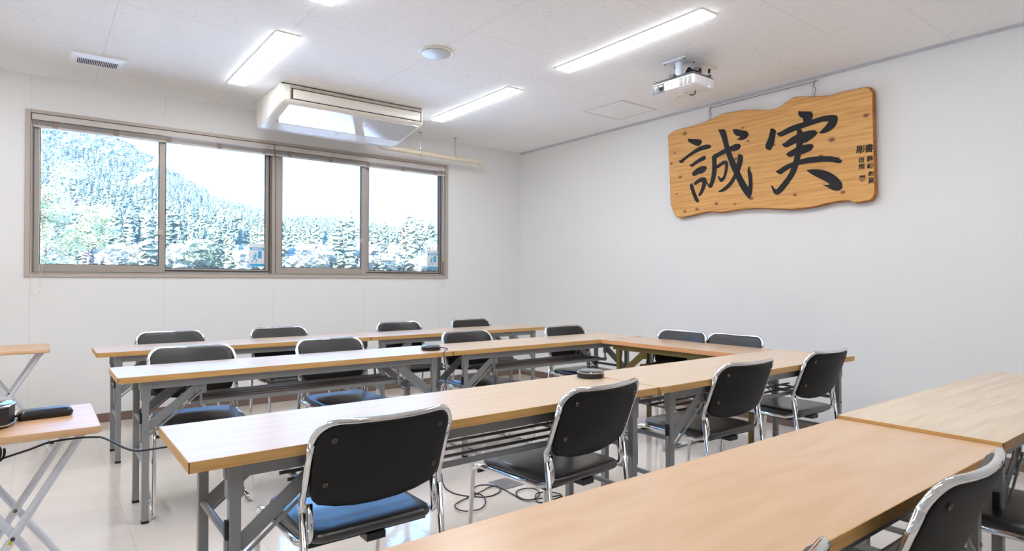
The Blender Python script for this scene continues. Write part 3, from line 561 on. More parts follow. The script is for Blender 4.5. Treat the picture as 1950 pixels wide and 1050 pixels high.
for x, k in ((-.060, .985), (-.056, .996), (-.048, 1.0), (-.022, 1.004), (-.016, .998)):
    rings.append([(x+.0015*math.sin(31*a+17*b_), cy_+(a-cy_)*(1-(1-k)*.55), cz_+(b_-cz_)*k) for a, b_ in BD])
V = [[bm.verts.new(p) for p in r] for r in rings]; n = len(BD)
for a, b_ in zip(V, V[1:]):
    for k in range(n): bm.faces.new((a[k], a[(k+1) % n], b_[(k+1) % n], b_[k])).material_index = 1
for vv in V[0]: vv.co.x = -.060
fa = bm.faces.new(V[0]); fb = bm.faces.new(V[-1][::-1]); fb.material_index = 1; fa.normal_update(); fb.normal_update(); bmesh.ops.triangulate(bm, faces=[fa, fb])
PL(bm, 'slab', ['cedar', 'cedar_edge'])
for nm, grp, lab in (('carved_character', SEI, 'left brush character in black relief'), ('carved_character', JITSU, 'right brush character in black relief')):
    bm = bmesh.new()
    for j, s in enumerate(grp): prism(bm, subdiv(s), lambda a, b_, k, j=j: (-.0640-.00007*j+.0035*k, a, b_))
    o = PL(bm, nm, 'ink'); o['label'] = lab
for ch, y, z, sz in (('書', -4.039, 2.088, .062), ('藤', -4.045, 2.014, .044), ('崎', -4.047, 1.962, .042), ('和', -4.052, 1.908, .038), ('泉', -4.053, 1.859, .042),
                     ('彫', -3.982, 2.090, .060), ('田', -3.988, 2.014, .040), ('畑', -3.989, 1.967, .042), ('翼', -3.994, 1.882, .044)):
    o = text_mesh(ch, sz, 'inscription_character', 'ink', t, face_minus_x(y, z, -.0622, R(-4)), ext=.0010, bold=.0008); o.location = (.06, 3.1, -2.15)
for i, y in enumerate((-2.72, -3.638)):
    bm = bmesh.new(); zt = 2.60 if i == 0 else 2.575
    tube(bm, [(-.030, y, 2.55 if i == 0 else 2.52), (-.028, y, zt), (-.024, y-.006, 2.62), (-.026, y+.008, 2.645), (-.020, y, 2.69)], .003, 8, rad=.01)
    tube(bm, [(-.026, y+.018, 2.56 if i == 0 else 2.53), (-.026, y+.020, 2.62), (-.024, y+.012, 2.66), (-.022, y, 2.688)], .002, 8, rad=.01)
    PL(bm, 'hanging_hook', 'steelwire', auto=50)
bm = bmesh.new(); tube(bm, [(-.026, -2.70, 2.676), (-.026, -3.66, 2.676)], .0032, 8)
o = new('hanging_rod', bm, 'steelwire', auto=50); tag(o, 'thin steel rod under the picture rail joining the two plaque hooks', 'rod')

# ------------------------------------------------------------------ folding tables
def folding_table(x0, x1, y0, y1, h, label, group, top='top', edge='edge', leg='grey', shelf='grey_dk', solid=False, rz=0, loc=None, lever=True, inset=.102, name='folding_table'):
    L_, D = x1-x0, y1-y0; hx, hy = L_/2, D/2
    t = thing(name, loc or ((x0+x1)/2, (y0+y1)/2, 0), label, 'table', group, rz)
    bm = bmesh.new(); bx(bm, -hx+.002, hx-.002, -hy+.002, hy-.002, h-.028, h); new('tabletop', bm, top, t)
    bm = bmesh.new(); e = .0022
    bx(bm, -hx, hx, -hy, -hy+e, h-.0285, h-.0004); bx(bm, -hx, hx, hy-e, hy, h-.0285, h-.0004); bx(bm, -hx, -hx+e, -hy, hy, h-.0285, h-.0004); bx(bm, hx-e, hx, -hy, hy, h-.0285, h-.0004); new('edge_band', bm, edge, t)
    ly = hy-.043; zt = h-.0285
    for s in (-1, 1):
        bm = bmesh.new(); bx(bm, -hx+.09, hx-.09, s*ly-.012, s*ly+.012, zt-.040, zt, .002, 1); new('apron_rail', bm, leg, t)
    lx = hx-inset-.014
    for sx in (-1, 1):
        for sy in (-1, 1):
            X, Y = sx*lx, sy*ly
            bm = bmesh.new(); bx(bm, X-.0145, X+.0145, Y-.0145, Y+.0145, .012, zt-.01, .002, 1)
            bx(bm, X-.0205, X+.0205, Y-.0165, Y+.0165, zt-.092, zt-.0005, .003, 1)
            for zz in (zt-.065, zt-.24): cyl(bm, (X, Y-.0170 if sy < 0 else Y+.0170, zz), .0065, .004, 'y', 10)
            lg = new('leg', bm, leg, t)
            bm = bmesh.new(); bx(bm, X-.0155, X+.0155, Y-.0155, Y+.0155, .0004, .015, .002, 1); new('foot_cap', bm, 'rubber', lg)
            bm = bmesh.new(); yb = Y-sy*.004
            bar(bm, (X-sx*.008, yb, zt-.225), (X-sx*.225, yb, zt-.050), .004, .042, (0, 0, 1)); bx(bm, X-sx*.205, X-sx*.265, yb-.004, yb+.004, zt-.085, zt-.02, .003, 1)
            bar(bm, (X-sx*.010, yb+sy*.010, zt-.262), (X-sx*.245, yb+sy*.010, zt-.070), .006, .008, (0, 0, 1)); cyl(bm, (X-sx*.235, yb, zt-.060), .010, .016, 'y', 10); new('brace', bm, leg, t)
        X = sx*lx
        bm = bmesh.new(); tube(bm, [(X, -ly+.012, zt-.215), (X, ly-.012, zt-.215)], .0105, 14); new('cross_tube', bm, leg, t, auto=50)
        if not solid:
            bm = bmesh.new(); tube(bm, [(X, -ly+.012, .275), (X, ly-.012, .275)], .0105, 14); new('cross_tube', bm, leg, t, auto=50)
        bm = bmesh.new(); Y = -ly
        bx(bm, X-.0235 if sx < 0 else X+.0148, X-.0148 if sx < 0 else X+.0235, Y-.008, Y+.010, zt-.200, zt-.150, .002, 1); new('latch', bm, 'rubber', t)
        if lever:
            bm = bmesh.new(); xx = X+sx*.019; bx(bm, xx-.006, xx+.006, Y-.010, Y+.008, zt-.290, zt-.200, .004, 2); new('fold_lever', bm, leg, t, auto=40)
    zs = zt-.135
    if solid:
        bm = bmesh.new(); bx(bm, -lx+.19, lx-.19, -ly+.03, ly-.01, zs-.008, zs+.006, .002, 1); new('shelf', bm, shelf, t)
    else:
        for k in range(5):
            yy = -ly+.030+k*(2*ly-.06)/4
            bm = bmesh.new()
            if k in (0, 4): bx(bm, -lx+.20, lx-.20, yy-.005, yy+.005, zs-.010, zs+.010, .002, 1)
            else: tube(bm, [(-lx+.20, yy, zs), (lx-.20, yy, zs)], .006, 10)
            new('shelf_rod', bm, leg if k in (0, 4) else shelf, t, auto=40)
        for s in (-1, 1):
            bm = bmesh.new(); bx(bm, s*(lx-.24)-.008, s*(lx-.24)+.008, -ly+.01, ly-.01, zs-.013, zs-.005); bx(bm, s*(lx-.24)-.006, s*(lx-.24)+.006, -ly+.004, -ly+.012, zs-.013, zt-.01); bx(bm, s*(lx-.24)-.006, s*(lx-.24)+.006, ly-.012, ly-.004, zs-.013, zt-.01); new('shelf_bracket', bm, leg, t)
    return t
GT = 'grey legged folding tables in rows'
folding_table(-4.432, -2.634, -1.420, -.990, .70, 'folding table in the row beneath the window, left end by the side tables', GT)
folding_table(-2.630, -.828, -1.420, -.990, .70, 'folding table in the row beneath the window, right half, nearest the room corner', GT)
folding_table(-4.430, -2.632, -2.625, -2.196, .70, 'folding table of the second row, left half with its end reflecting the window', GT)
folding_table(-2.628, -.845, -2.625, -2.196, .70, 'folding table of the second row, right half, butted to the orange desk', GT)
folding_table(-4.425, -2.633, -4.261, -3.790, .70, 'folding table in the middle row, left half, its end shining pale blue', GT)
folding_table(-2.629, -.824, -4.268, -3.790, .70, 'folding table in the middle row, right half ending at the right wall', GT)
folding_table(-4.24, -2.443, -5.393, -4.912, .659, 'tan topped folding table nearest the camera across the bottom of the photo', GT, top='top_or')
folding_table(-2.439, -.640, -5.390, -4.908, .670, 'pale maple folding table at the right edge, beside the tan topped table', GT, top='top_pale')
folding_table(-.581, .581, -.2145, .2145, .699, 'orange beech folding desk with olive brown legs joining two rows along the right wall', None, top='top_or', edge='edge_or', leg='olive', shelf='olive_dk', solid=True, rz=R(90), loc=(-1.0835, -3.2075, 0), lever=False, name='folding_desk', inset=.13)

# ------------------------------------------------------------------ meeting chairs
def bk(x, z, off=0.0):   # curved leaning back surface
    w = .221; y = -.178-(z-.535)*.365-.040*max(0, 1-(x/w)**2)*min(1, max(0, (z-.45)/.12))
    return Vector((x, y+off*.94, z+off*.34))
def make_chair(label, group):
    t = thing('meeting_chair', (0, 0, 0), label, 'chair', group)
    w = .219; r = .0098
    # back frame hoop
    pts = [(-w, -.1815, .50), (-w, -.178, .535)] + [tuple(bk(-w+.002, z)) for z in (.60, .66, .715)]
    n = 7; rc = .062; zt = .768
    for k in range(n+1):
        a = R(180-90*k/n); pts.append(tuple(bk(-w+rc+.002+rc*math.cos(a), zt-rc+rc*math.sin(a))))
    pts += [tuple(bk(x, zt-.004*(1-(x/.15)**2))) for x in (-.10, -.05, 0, .05, .10)]
    full = pts + [(-p[0], p[1], p[2]) for p in pts[:-5][::-1]]
    bm = bmesh.new(); tube(bm, full, r, 12); new('back_frame', bm, 'chrome', t, smooth=True)
    for s in (-1, 1):
        bm = bmesh.new(); tube(bm, [(s*w, -.1815, .505), (s*w, -.248, .0105), (s*w, -.17, .0105)], r, 12, rad=.05); new('leg', bm, 'chrome', t, smooth=True)
        bm = bmesh.new(); tube(bm, [(s*w, -.175, .0105), (s*w, .20, .0105)], r, 12); new('floor_rail', bm, 'chrome', t, smooth=True)
        wi = w-.002
        bm = bmesh.new(); tube(bm, [(s*w, .19, .0105), (s*w, .265, .0105), (s*wi, .236, .407), (s*wi, .14, .407)], r, 12, rad=[0, .05, .045, 0]); new('leg', bm, 'chrome', t, smooth=True)
        bm = bmesh.new(); tube(bm, [(s*wi, .145, .407), (s*wi, -.135, .407), (s*(w-.021), -.192, .425), (s*(w-.021), -.176, .525)], r, 12, rad=[0, .03, .05, 0]); new('seat_rail', bm, 'chrome', t, smooth=True)
        for i, (xs, zz) in enumerate(((.165, .722), (.172, .590))):
            bm = bmesh.new(); p = bk(s*xs, zz, -.0125); q = bk(s*xs, zz, -.0165); tube(bm, [p, q], [.0085, .0075], 14); tube(bm, [q, bk(s*xs, zz, -.0168)], .0035, 6, mi=1); new('screw', bm, ['screw', 'rubber'], t, auto=40)
    bm = bmesh.new(); tube(bm, [(-w+.003, .205, .385), (w-.003, .205, .385)], .008, 10); bx(bm, -.19, .19, -.15, .19, .388, .402); bx(bm, -.03, .03, -.19, -.14, .380, .402); new('seat_support', bm, 'blackpl', t, auto=50)
    # seat pad
    bm = bmesh.new(); R_ = []
    for ins, z in ((.014, .408), (.005, .411), (0, .418), (.001, .428), (.005, .4355), (.012, .4392), (.024, .4412), (.045, .4422), (.09, .4420), (.17, .4413)):
        hx, hy = .200-ins, .2125-ins; R_.append([(x, y+.014, z-.0015*(abs(x)/.2)**2) for x, y in rring(hx, hy, max(.055-ins*.6, .02) if ins < .13 else .015, 7)])
    loft(bm, R_); new('seat', bm, 'vinyl', t, smooth=True)
    # backrest pad: outline in (x,z)
    out = []; hw = .209
    zT, zB, cr = .763, .555, .058
    for k in range(8): a = R(90*k/7); out.append((hw-cr+cr*math.cos(a), zT-cr+cr*math.sin(a)))
    for x in (.10, .05, 0, -.05, -.10): out.append((x, zT))
    for k in range(8): a = R(90+90*k/7); out.append((-hw+cr+cr*math.cos(a), zT-cr+cr*math.sin(a)))
    for z in (.68, .64, .60): out.append((-hw+(.70-z)*.03, z))
    lb = [(-hw+.006, .560), (-hw+.014, .540), (-.180, .524), (-.13, .510), (-.07, .500), (0, .497)]
    out += lb + [(-a, b_) for a, b_ in lb[:-1][::-1]]
    for z in (.60, .64, .68): out.append((hw-(.70-z)*.03, z))
    def rg(k, off): return [bk(x*(1-k), .632+(z-.632)*(1-k*1.15), off) for x, z in out]
    for nm, mm, seq in (('backrest', 'vinyl_front', ((.0, .0), (.0, .006), (.02, .013), (.06, .018), (.15, .022), (.35, .024), (.6, .025), (.8, .025))),
                        ('back_cover', 'vinyl_back', ((.0, .0005), (.0, -.006), (.012, -.0105), (.05, -.0125), (.2, -.013), (.5, -.013), (.8, -.013)))):
        bm = bmesh.new(); loft(bm, [rg(k, o_) for k, o_ in seq], capa=False); new(nm, bm, mm, t, smooth=True)
    return t
CH = [  # x, y, rot, label, group
 (-3.921, -4.062, 0.5, 'black chair at the left end of the middle row, seat shining blue', 'chairs along the near side of the middle row'),
 (-3.080, -4.088, 5.0, 'black chair beside the floor cable coils, second from the left in the middle row', 'chairs along the near side of the middle row'),
 (-2.041, -4.052, -2.0, 'black chair at the middle row, third from the left, seen over the tan table', 'chairs along the near side of the middle row'),
 (-1.252, -4.055, -1.0, 'black chair at the right end of the middle row by the right wall', 'chairs along the near side of the middle row'),
 (-4.040, -2.330, 176.0, 'black chair behind the left end of the second row', 'chairs behind the second row'),
 (-3.222, -2.340, 180.5, 'black chair behind the second row, second from the left', 'chairs behind the second row'),
 (-2.190, -2.375, 181.0, 'black chair behind the second row just right of the table joint and round speaker', 'chairs behind the second row'),
 (-1.240, -2.405, 180.0, 'black chair behind the right end of the second row near the orange desk', 'chairs behind the second row'),
 (-3.950, -1.130, 180.0, 'black chair under the window, leftmost of the row against the far wall', 'chairs under the window'),
 (-3.195, -1.190, 180.0, 'black chair under the window, second from the left by the far wall', 'chairs under the window'),
 (-2.137, -1.180, 180.0, 'black chair under the window, third from the left by the far wall', 'chairs under the window'),
 (-1.390, -1.215, 179.0, 'black chair under the window, rightmost and nearest the room corner', 'chairs under the window'),
 (-1.125, -3.050, 90.0, 'black chair between the orange desk and right wall, farther from the camera', 'chairs between the orange desk and the right wall'),
 (-1.095, -3.475, 90.0, 'black chair between the orange desk and right wall, nearer the camera', 'chairs between the orange desk and the right wall'),
 (-3.975, -5.235, 0.0, 'black chair at the tan table, only its top corner showing at the bottom edge', 'chairs along the near side of the tan and maple tables'),
 (-3.170, -5.245, 1.5, 'black chair at the right end of the tan table, nearest the camera at lower right', 'chairs along the near side of the tan and maple tables'),
 (-2.24, -5.42, 0.0, 'black chair under the pale maple table, seat cut off by the right edge', 'chairs along the near side of the tan and maple tables')]
c0_ = make_chair(CH[0][3], CH[0][4]); c0_.location = (CH[0][0], CH[0][1], 0); c0_.rotation_euler = (0, 0, R(CH[0][2]))
for x, y, a, lab, g in CH[1:]: dup(c0_, (x, y, 0), R(a), lab, g)

# ------------------------------------------------------------------ side tables with crossed tubular legs
def side_table(x0, x1, y0, y1, h, label, axis_sticker=True):
    cx, cy = (x0+x1)/2, (y0+y1)/2; hx, hy = (x1-x0)/2, (y1-y0)/2
    t = thing('side_table', (cx, cy, 0), label, 'side table', 'folding side tables at the left edge')
    bm = bmesh.new(); loft(bm, [[(x, y, z) for x, y in rring(hx-i, hy-i, .018-i)] for i, z in ((.004, h-.022), (0, h-.019), (0, h-.004), (.003, h))]); new('tabletop', bm, 'tray', t, auto=40)
    r = .0115; yn, yf = -hy+.085, hy-.045; hb = h-.030
    # frame A leans to the right at its top, frame B to the left
    for nm, xt, xb, ys, bend in (('crossed_leg', hx-.045, -hx+.055, (yn+.0, yf-.026), 1), ('crossed_leg', -hx+.085, hx+.07-.05, (yn+.026, yf), 1)):
        for yy in ys:
            bm = bmesh.new(); tube(bm, [(xt, yy, hb), (xb, yy, .012)], r, 14); o = new(nm, bm, 'white_tube', t, auto=60)
            bm = bmesh.new(); bar(bm, (xb-.0, yy, .012), (xb+.0001, yy, .0005), .026, .026, (1, 0, 0)); new('foot_cap', bm, 'rubber', o)
        for zz, f in ((.09, None),):
            k = (zz-.012)/(hb-.012); xx = xb+(xt-xb)*k
            bm = bmesh.new(); tube(bm, [(xx, ys[0], zz), (xx, ys[1], zz)], r*.9, 12); new('leg_spreader', bm, 'white_tube', t, auto=60)
        bm = bmesh.new(); tube(bm, [(xt, ys[0], hb), (xt, ys[1], hb)], r*.9, 12); bx(bm, xt-.014, xt+.014, ys[0]+.02, ys[0]+.05, hb-.012, h-.0215); bx(bm, xt-.014, xt+.014, ys[1]-.05, ys[1]-.02, hb-.012, h-.0215); new('top_bracket', bm, 'white_tube', t, auto=60)
    # pivots
    def X1(z): return (-hx+.055)+(z-.012)/(hb-.012)*((hx-.045)-(-hx+.055))
    z = .36
    for _ in range(40):
        a = X1(z); b_ = (hx+.02)+(z-.012)/(hb-.012)*((-hx+.085)-(hx+.02)); z += (b_-a)*.3
    bm = bmesh.new(); cyl(bm, (X1(z), yn+.013, z), .006, .055, 'y', 10); cyl(bm, (X1(z), yf-.013, z), .006, .055, 'y', 10); new('pivot_bolt', bm, 'screw', t)
    return t, X1
s1, X1 = side_table(-5.045, -4.563, -3.672, -3.235, .70, 'beech side table at the left edge holding a black case and a black device')
bm = bmesh.new(); z = .34
for (za, zb, mm) in ((.285, .375, 'paper'),):
    pa, pb = Vector((X1(za), -.2185+.085-.0118, za)), Vector((X1(zb), -.2185+.085-.0118, zb)); bar(bm, pa, pb, .001, .014, (1, 0, 0))
st = new('warning_label', bm, 'paper', s1)
bm = bmesh.new(); p = Vector((X1(.365), -.2185+.085-.0126, .365)); bar(bm, p, p+Vector((.004, 0, .009)), .001, .010, (1, 0, 0)); new('warning_symbol', bm, 'yellow', st); bm = bmesh.new(); p = Vector((X1(.288), -.2185+.085-.0126, .288)); bar(bm, p, p+Vector((.007, 0, .016)), .001, .012, (1, 0, 0)); new('warning_symbol', bm, 'yellow', st)
side_table(-5.14, -4.655, -1.000, -.515, .70, 'empty beech side table farther back against the window wall at the left edge')

# black soft case and black device on the side table
t = thing('soft_case', (-4.700, -3.412, .7003), 'small black zipped case lying on the beech side table', 'case', rz=R(5))
bm = bmesh.new(); loft(bm, [[(x, y, z) for x, y in rring(hx, hy, .012)] for hx, hy, z in ((.066, .030, .0), (.071, .034, .004), (.072, .035, .013), (.071, .034, .020), (.064, .028, .027), (.045, .018, .029))]); new('body', bm, 'blackpl', t, smooth=True)
bm = bmesh.new(); loft(bm, [[(x, y, z) for x, y in rring(hx, hy, .012)] for hx, hy, z in ((.0725, .0355, .0112), (.0735, .0365, .0125), (.0735, .0365, .0142), (.0725, .0355, .0155))]); bx(bm, -.085, -.073, -.006, .006, .010, .016, .001, 1); new('zip', bm, 'rubber', t, auto=40)
t = thing('tabletop_device', (-4.905, -3.455, .7003), 'black chamfered device with silver rim on the side table, cut off by the left edge', 'device', rz=R(2))
oct_ = [(-.13, -.07), (-.07, -.125), (.06, -.125), (.115, -.085), (.130, -.04), (.130, .06), (.115, .09), (.06, .105), (-.07, .105), (-.13, .06)]
def oc(k, z): return [(x*k, y*k, z) for x, y in oct_]
bm = bmesh.new(); loft(bm, [oc(.94, .0), oc(.98, .006), oc(.985, .060), oc(.97, .064)]); new('body', bm, 'blackpl', t, auto=30)
bm = bmesh.new(); loft(bm, [oc(.985, .0605), oc(1.0, .062), oc(1.0, .066), oc(.975, .0685), oc(.965, .0665)]); loft(bm, [oc(.975, .006), oc(.992, .007), oc(.992, .010), oc(.975, .011)]); new('silver_rim', bm, 'silver', t, auto=40)
bm = bmesh.new(); loft(bm, [oc(.96, .065), oc(.955, .0695), oc(.93, .071)]); new('lid', bm, 'devtop', t, auto=30)

# round conference speakers on the tables
def puck(x, y, label):
    t = thing('conference_speaker', (x, y, .7003), label, 'speakerphone', 'round conference speakers')
    bm = bmesh.new(); lathe(bm, (0, 0, 0), [(.058, 0), (.0615, .002), (.0625, .010), (.0625, .020), (.060, .0225)], 48); new('base', bm, 'blackpl', t, auto=35)
    bm = bmesh.new(); lathe(bm, (0, 0, 0), [(.060, .0222), (.0632, .0228), (.0632, .0268), (.060, .0275)], 48); new('silver_band', bm, 'silver', t, auto=40)
    bm = bmesh.new(); lathe(bm, (0, 0, 0), [(.0605, .0272), (.058, .031), (.046, .035), (.038, .0355), (.034, .0345), (.001, .0385)], 48); new('domed_top', bm, 'devtop', t, auto=25)
    return t
puck(-2.705, -2.475, 'black round speakerphone with a cable, on the second row by the table joint')
puck(-2.675, -3.895, 'larger looking black round speakerphone on the middle row in the photo centre')

# ------------------------------------------------------------------ cables
def cable(name, pts, r, label, m_='cable', rad=0, sm=True, group=None):
    P = [Vector(p) for p in pts]
    if sm:   # catmull-rom
        Q = []
        for i in range(len(P)-1):
            a, b_, c, d = P[max(i-1, 0)], P[i], P[i+1], P[min(i+2, len(P)-1)]
            for k in range(6):
                s = k/6; Q.append(.5*((2*b_)+(c-a)*s+(2*a-5*b_+4*c-d)*s*s+(3*b_-a-3*c+d)*s**3))
        Q.append(P[-1]); P = Q
    bm = bmesh.new(); tube(bm, P, r, 8); o = new(name, bm, m_, auto=60); tag(o, label, 'cable', group); return o
Z0 = .0035
PXF = [  # floor coil by image position, converted to the floor plane once (metres)
(-2.818,-2.801,0.0000),(-2.885,-2.922,0.0000),(-2.931,-3.030,0.0000),(-2.940,-3.114,0.0000),(-2.926,-3.168,0.0000),(-2.898,-3.218,0.0000),(-2.869,-3.247,0.0000),(-2.847,-3.271,0.0000),(-2.796,-3.281,0.0000),(-2.743,-3.270,0.0035),(-2.710,-3.243,0.0035),(-2.693,-3.195,0.0035),(-2.713,-3.173,0.0035),(-2.750,-3.175,0.0035),(-2.807,-3.200,0.0035),(-2.866,-3.221,0.0035),(-2.913,-3.235,0.0035),(-2.984,-3.257,0.0035),(-3.035,-3.291,0.0070),(-3.054,-3.328,0.0070),(-3.054,-3.372,0.0070),(-3.030,-3.403,0.0070),(-2.989,-3.416,0.0070),(-2.945,-3.405,0.0070),(-2.894,-3.359,0.0070),(-2.855,-3.293,0.0070),(-2.847,-3.243,0.0070),(-2.846,-3.199,0.0000),(-2.830,-3.153,0.0000),(-2.785,-3.109,0.0000),(-2.743,-3.107,0.0000),(-2.711,-3.134,0.0000),(-2.692,-3.180,0.0000),(-2.689,-3.252,0.0000),(-2.696,-3.328,0.0000),(-2.703,-3.402,0.0000),(-2.692,-3.451,0.0035),(-2.650,-3.462,0.0035),(-2.597,-3.432,0.0035),(-2.561,-3.387,0.0035),(-2.554,-3.339,0.0035),(-2.579,-3.312,0.0035),(-2.620,-3.304,0.0035),(-2.660,-3.319,0.0035),(-2.691,-3.361,0.0035),(-2.710,-3.417,0.0070),(-2.699,-3.460,0.0070),(-2.642,-3.483,0.0070),(-2.577,-3.497,0.0070),(-2.511,-3.512,0.0070),(-2.511,-3.476,0.0070),(-2.528,-3.441,0.0070),(-2.570,-3.416,0.0070),(-2.610,-3.423,0.0070),(-2.647,-3.465,0.0000),(-2.663,-3.508,0.0000),(-2.619,-3.528,0.0000),(-2.549,-3.519,0.0000),(-2.501,-3.513,0.0000)
]
cable('floor_cable', [(x, y, Z0+dz) for x, y, dz in PXF], .0032, 'black cable lying in loops on the floor beside the steel floor plate')
cable('speaker_cable', [(-2.650, -2.49, .714), (-2.632, -2.56, .712), (-2.690, -2.622, .706), (-2.708, -2.640, .68), (-2.700, -2.645, .60), (-2.696, -2.640, .50), (-2.715, -2.60, .40), (-2.73, -2.52, .20), (-2.74, -2.48, .02), (-2.70, -2.42, .0035), (-2.60, -2.36, .0035)], .0028, 'thin black cable dropping from the second row speakerphone to the floor')
cable('hanging_cable', [(-4.835, -3.60, .615), (-4.81, -3.60, .622), (-4.74, -3.615, .643), (-4.69, -3.63, .6605), (-4.62, -3.66, .6690), (-4.575, -3.680, .6685), (-4.565, -3.70, .670), (-4.545, -3.76, .668), (-4.515, -3.82, .655), (-4.49, -3.86, .652), (-4.455, -3.90, .660), (-4.42, -3.93, .668), (-4.33, -3.93, .671)], .0032, 'black cable hanging between the side table and the middle row table')
t_ = cable('coiled_cable', [(-4.835+.012*math.cos(a)+.0007*k, -3.60+.004*math.sin(a), .640+.022*math.sin(a)) for k, a in enumerate([i*.5 for i in range(40)])], .0035, 'coil of black cable tied under the left side table', sm=False)

# ------------------------------------------------------------------ floor plate
t = thing('floor_plate', (-2.545, -3.165, 0), 'flat grey steel floor socket plate behind the cable loops', 'floor plate', rz=R(0))
bm = bmesh.new(); bx(bm, -.14, .14, -.075, .075, .0004, .006, .002, 1); new('plate', bm, 'metalplate', t)
bm = bmesh.new(); bx(bm, -.075, -.035, -.055, -.043, .0062, .0075); new('catch', bm, 'silver', t)

# ------------------------------------------------------------------ outside: hill and forest
def cw(u, v, Z):   # point seen at photo position (u,v), Z metres in front of the camera
    f = F*Z + RT*((u-975)/FPX*Z) + UP*((525-v)/FPX*Z); return CAM+f
RID = [(-200, 160), (20, 196), (75, 222), (130, 236), (190, 250), (250, 278), (300, 306), (320, 322), (350, 338), (400, 368), (450, 390), (505, 402), (540, 412), (600, 414), (650, 420), (690, 432), (720, 438), (770, 448), (830, 452), (1000, 460)]
def ridge_v(u):
    for (a, b_), (c, d) in zip(RID, RID[1:]):
        if a <= u <= c: return b_+(d-b_)*(u-a)/(c-a)
    return RID[0][1] if u < RID[0][0] else RID[-1][1]
ZN, ZF = 150.0, 430.0
def hill(u, s):      # s: 0 foot .. 1 ridge
    Z = ZN+(ZF-ZN)*s; vr = ridge_v(u)+22; vb = 522.0
    v = vb+(vr-vb)*(s**.78)
    p = cw(u, v, Z); n_ = noise.noise(Vector((u*.013, s*4.0, 1.7))); p.z += 5*n_*s*(1-s)*2; return p
bm = bmesh.new(); NU, NS = 60, 24
G = [[bm.verts.new(hill(-220+1240*i/NU, j/NS)) for j in range(NS+1)] for i in range(NU+1)]
for i in range(NU):
    for j in range(NS): bm.faces.new((G[i][j], G[i+1][j], G[i+1][j+1], G[i][j+1]))
sk_ = [bm.verts.new(Vector((G[i][0].co.x-F.x*35, G[i][0].co.y-F.y*35, -4.15))) for i in range(NU+1)]
for i in range(NU): bm.faces.new((G[i][0], sk_[i], sk_[i+1], G[i+1][0]))
bk_ = [bm.verts.new(G[i][NS].co+Vector((F.x*120, F.y*120, -60))) for i in range(NU+1)]
for i in range(NU): bm.faces.new((G[i][NS], G[i+1][NS], bk_[i+1], bk_[i]))
o = struct('hillside', bm, 'ground', smooth=True); tag(o, 'wooded hillside rising to the left beyond the window', None)
bm = bmesh.new(); g0 = hill(400, 0).z
bm.faces.new([bm.verts.new(p) for p in ((-260, .3, -4.0), (260, .3, -4.0), (420, 330, -4.0), (-180, 330, -4.0))]); o = struct('valley_ground', bm, 'bounce_ground')
def tree_mesh(kind, seed):
    rnd = random.Random(seed); bm = bmesh.new()
    if kind == 'conifer':
        h = 1.0; tube(bm, [(0, 0, 0), (0, 0, .5)], [.018, .012], 5, mi=1)
        T = 24
        for i in range(T):
            z0 = .14+.84*i/T; f = 1-(i/T)
            r_ = .135*(f**.58)*rnd.uniform(.86, 1.1)*(1-.25*max(0, f-.8)/.2)+.008; seg = 11; hh = .115*(.5+.5*f)
            tip = bm.verts.new((rnd.uniform(-.006, .006), rnd.uniform(-.006, .006), min(z0+hh, 1.0)))
            rg_ = []
            for k in range(seg):
                a = 2*math.pi*(k+rnd.uniform(-.3, .3))/seg; q = r_*rnd.uniform(.70, 1.12); rg_.append(bm.verts.new((q*math.cos(a), q*math.sin(a), z0+rnd.uniform(-.055, .025))))
            lo = bm.verts.new((0, 0, z0+.02))
            for k in range(seg): bm.faces.new((rg_[k], rg_[(k+1) % seg], tip)); bm.faces.new((rg_[(k+1) % seg], rg_[k], lo))
    else:
        tube(bm, [(0, 0, 0), (.01, 0, .3), (0, .02, .6)], [.03, .022, .012], 6, mi=1)
        for i in range(16 if kind == 'broad' else 14):
            a = rnd.uniform(0, 6.28); q = rnd.uniform(0, .30); zc = rnd.uniform(.36, .86); rr = rnd.uniform(.10, .19)*(1.15-abs(zc-.55))
            g = bmesh.ops.create_icosphere(bm, subdivisions=2, radius=rr, matrix=Matrix.Translation((q*math.cos(a), q*math.sin(a), zc)))
            for v in g['verts']:
                n_ = noise.noise(v.co*11+Vector((seed, 0, 0))); v.co += (v.co-Vector((q*math.cos(a), q*math.sin(a), zc)))*n_*1.1
        L0 = 700
        for i in range(L0):
            a = rnd.uniform(0, 6.28); b_ = math.acos(rnd.uniform(-.7, 1)); q = rnd.uniform(.26, .46)
            c = Vector((q*math.cos(a)*math.sin(b_), q*math.sin(a)*math.sin(b_), .58+.40*math.cos(b_)*q/.42)); d1 = Vector((rnd.gauss(0, 1), rnd.gauss(0, 1), rnd.gauss(0, 1))).normalized()*.020; d2 = d1.orthogonal().normalized()*.016
            bm.faces.new([bm.verts.new(c+d1), bm.verts.new(c+d2), bm.verts.new(c-d1), bm.verts.new(c-d2)])
    me = bpy.data.meshes.new(kind+'_tree'); bm.to_mesh(me); bm.free(); return me
LABS = {'conifer': ('cedar_tree', 'tall green cedar tree on the wooded hillside', 'tree', 'cedars on the hillside'),
        'brown': ('russet_tree', 'russet brown conifer standing on the wooded hillside', 'tree', 'russet conifers on the hillside'),
        'blossom': ('pale_tree', 'whitish bare looking bushy tree at the foot of the hillside', 'tree', 'whitish trees at the foot of the hill'),
        'broad': ('leafy_tree', 'rounded pale green leafy tree at the ridge of the hillside', 'tree', 'leafy trees on the hill ridge')}
MS = {}
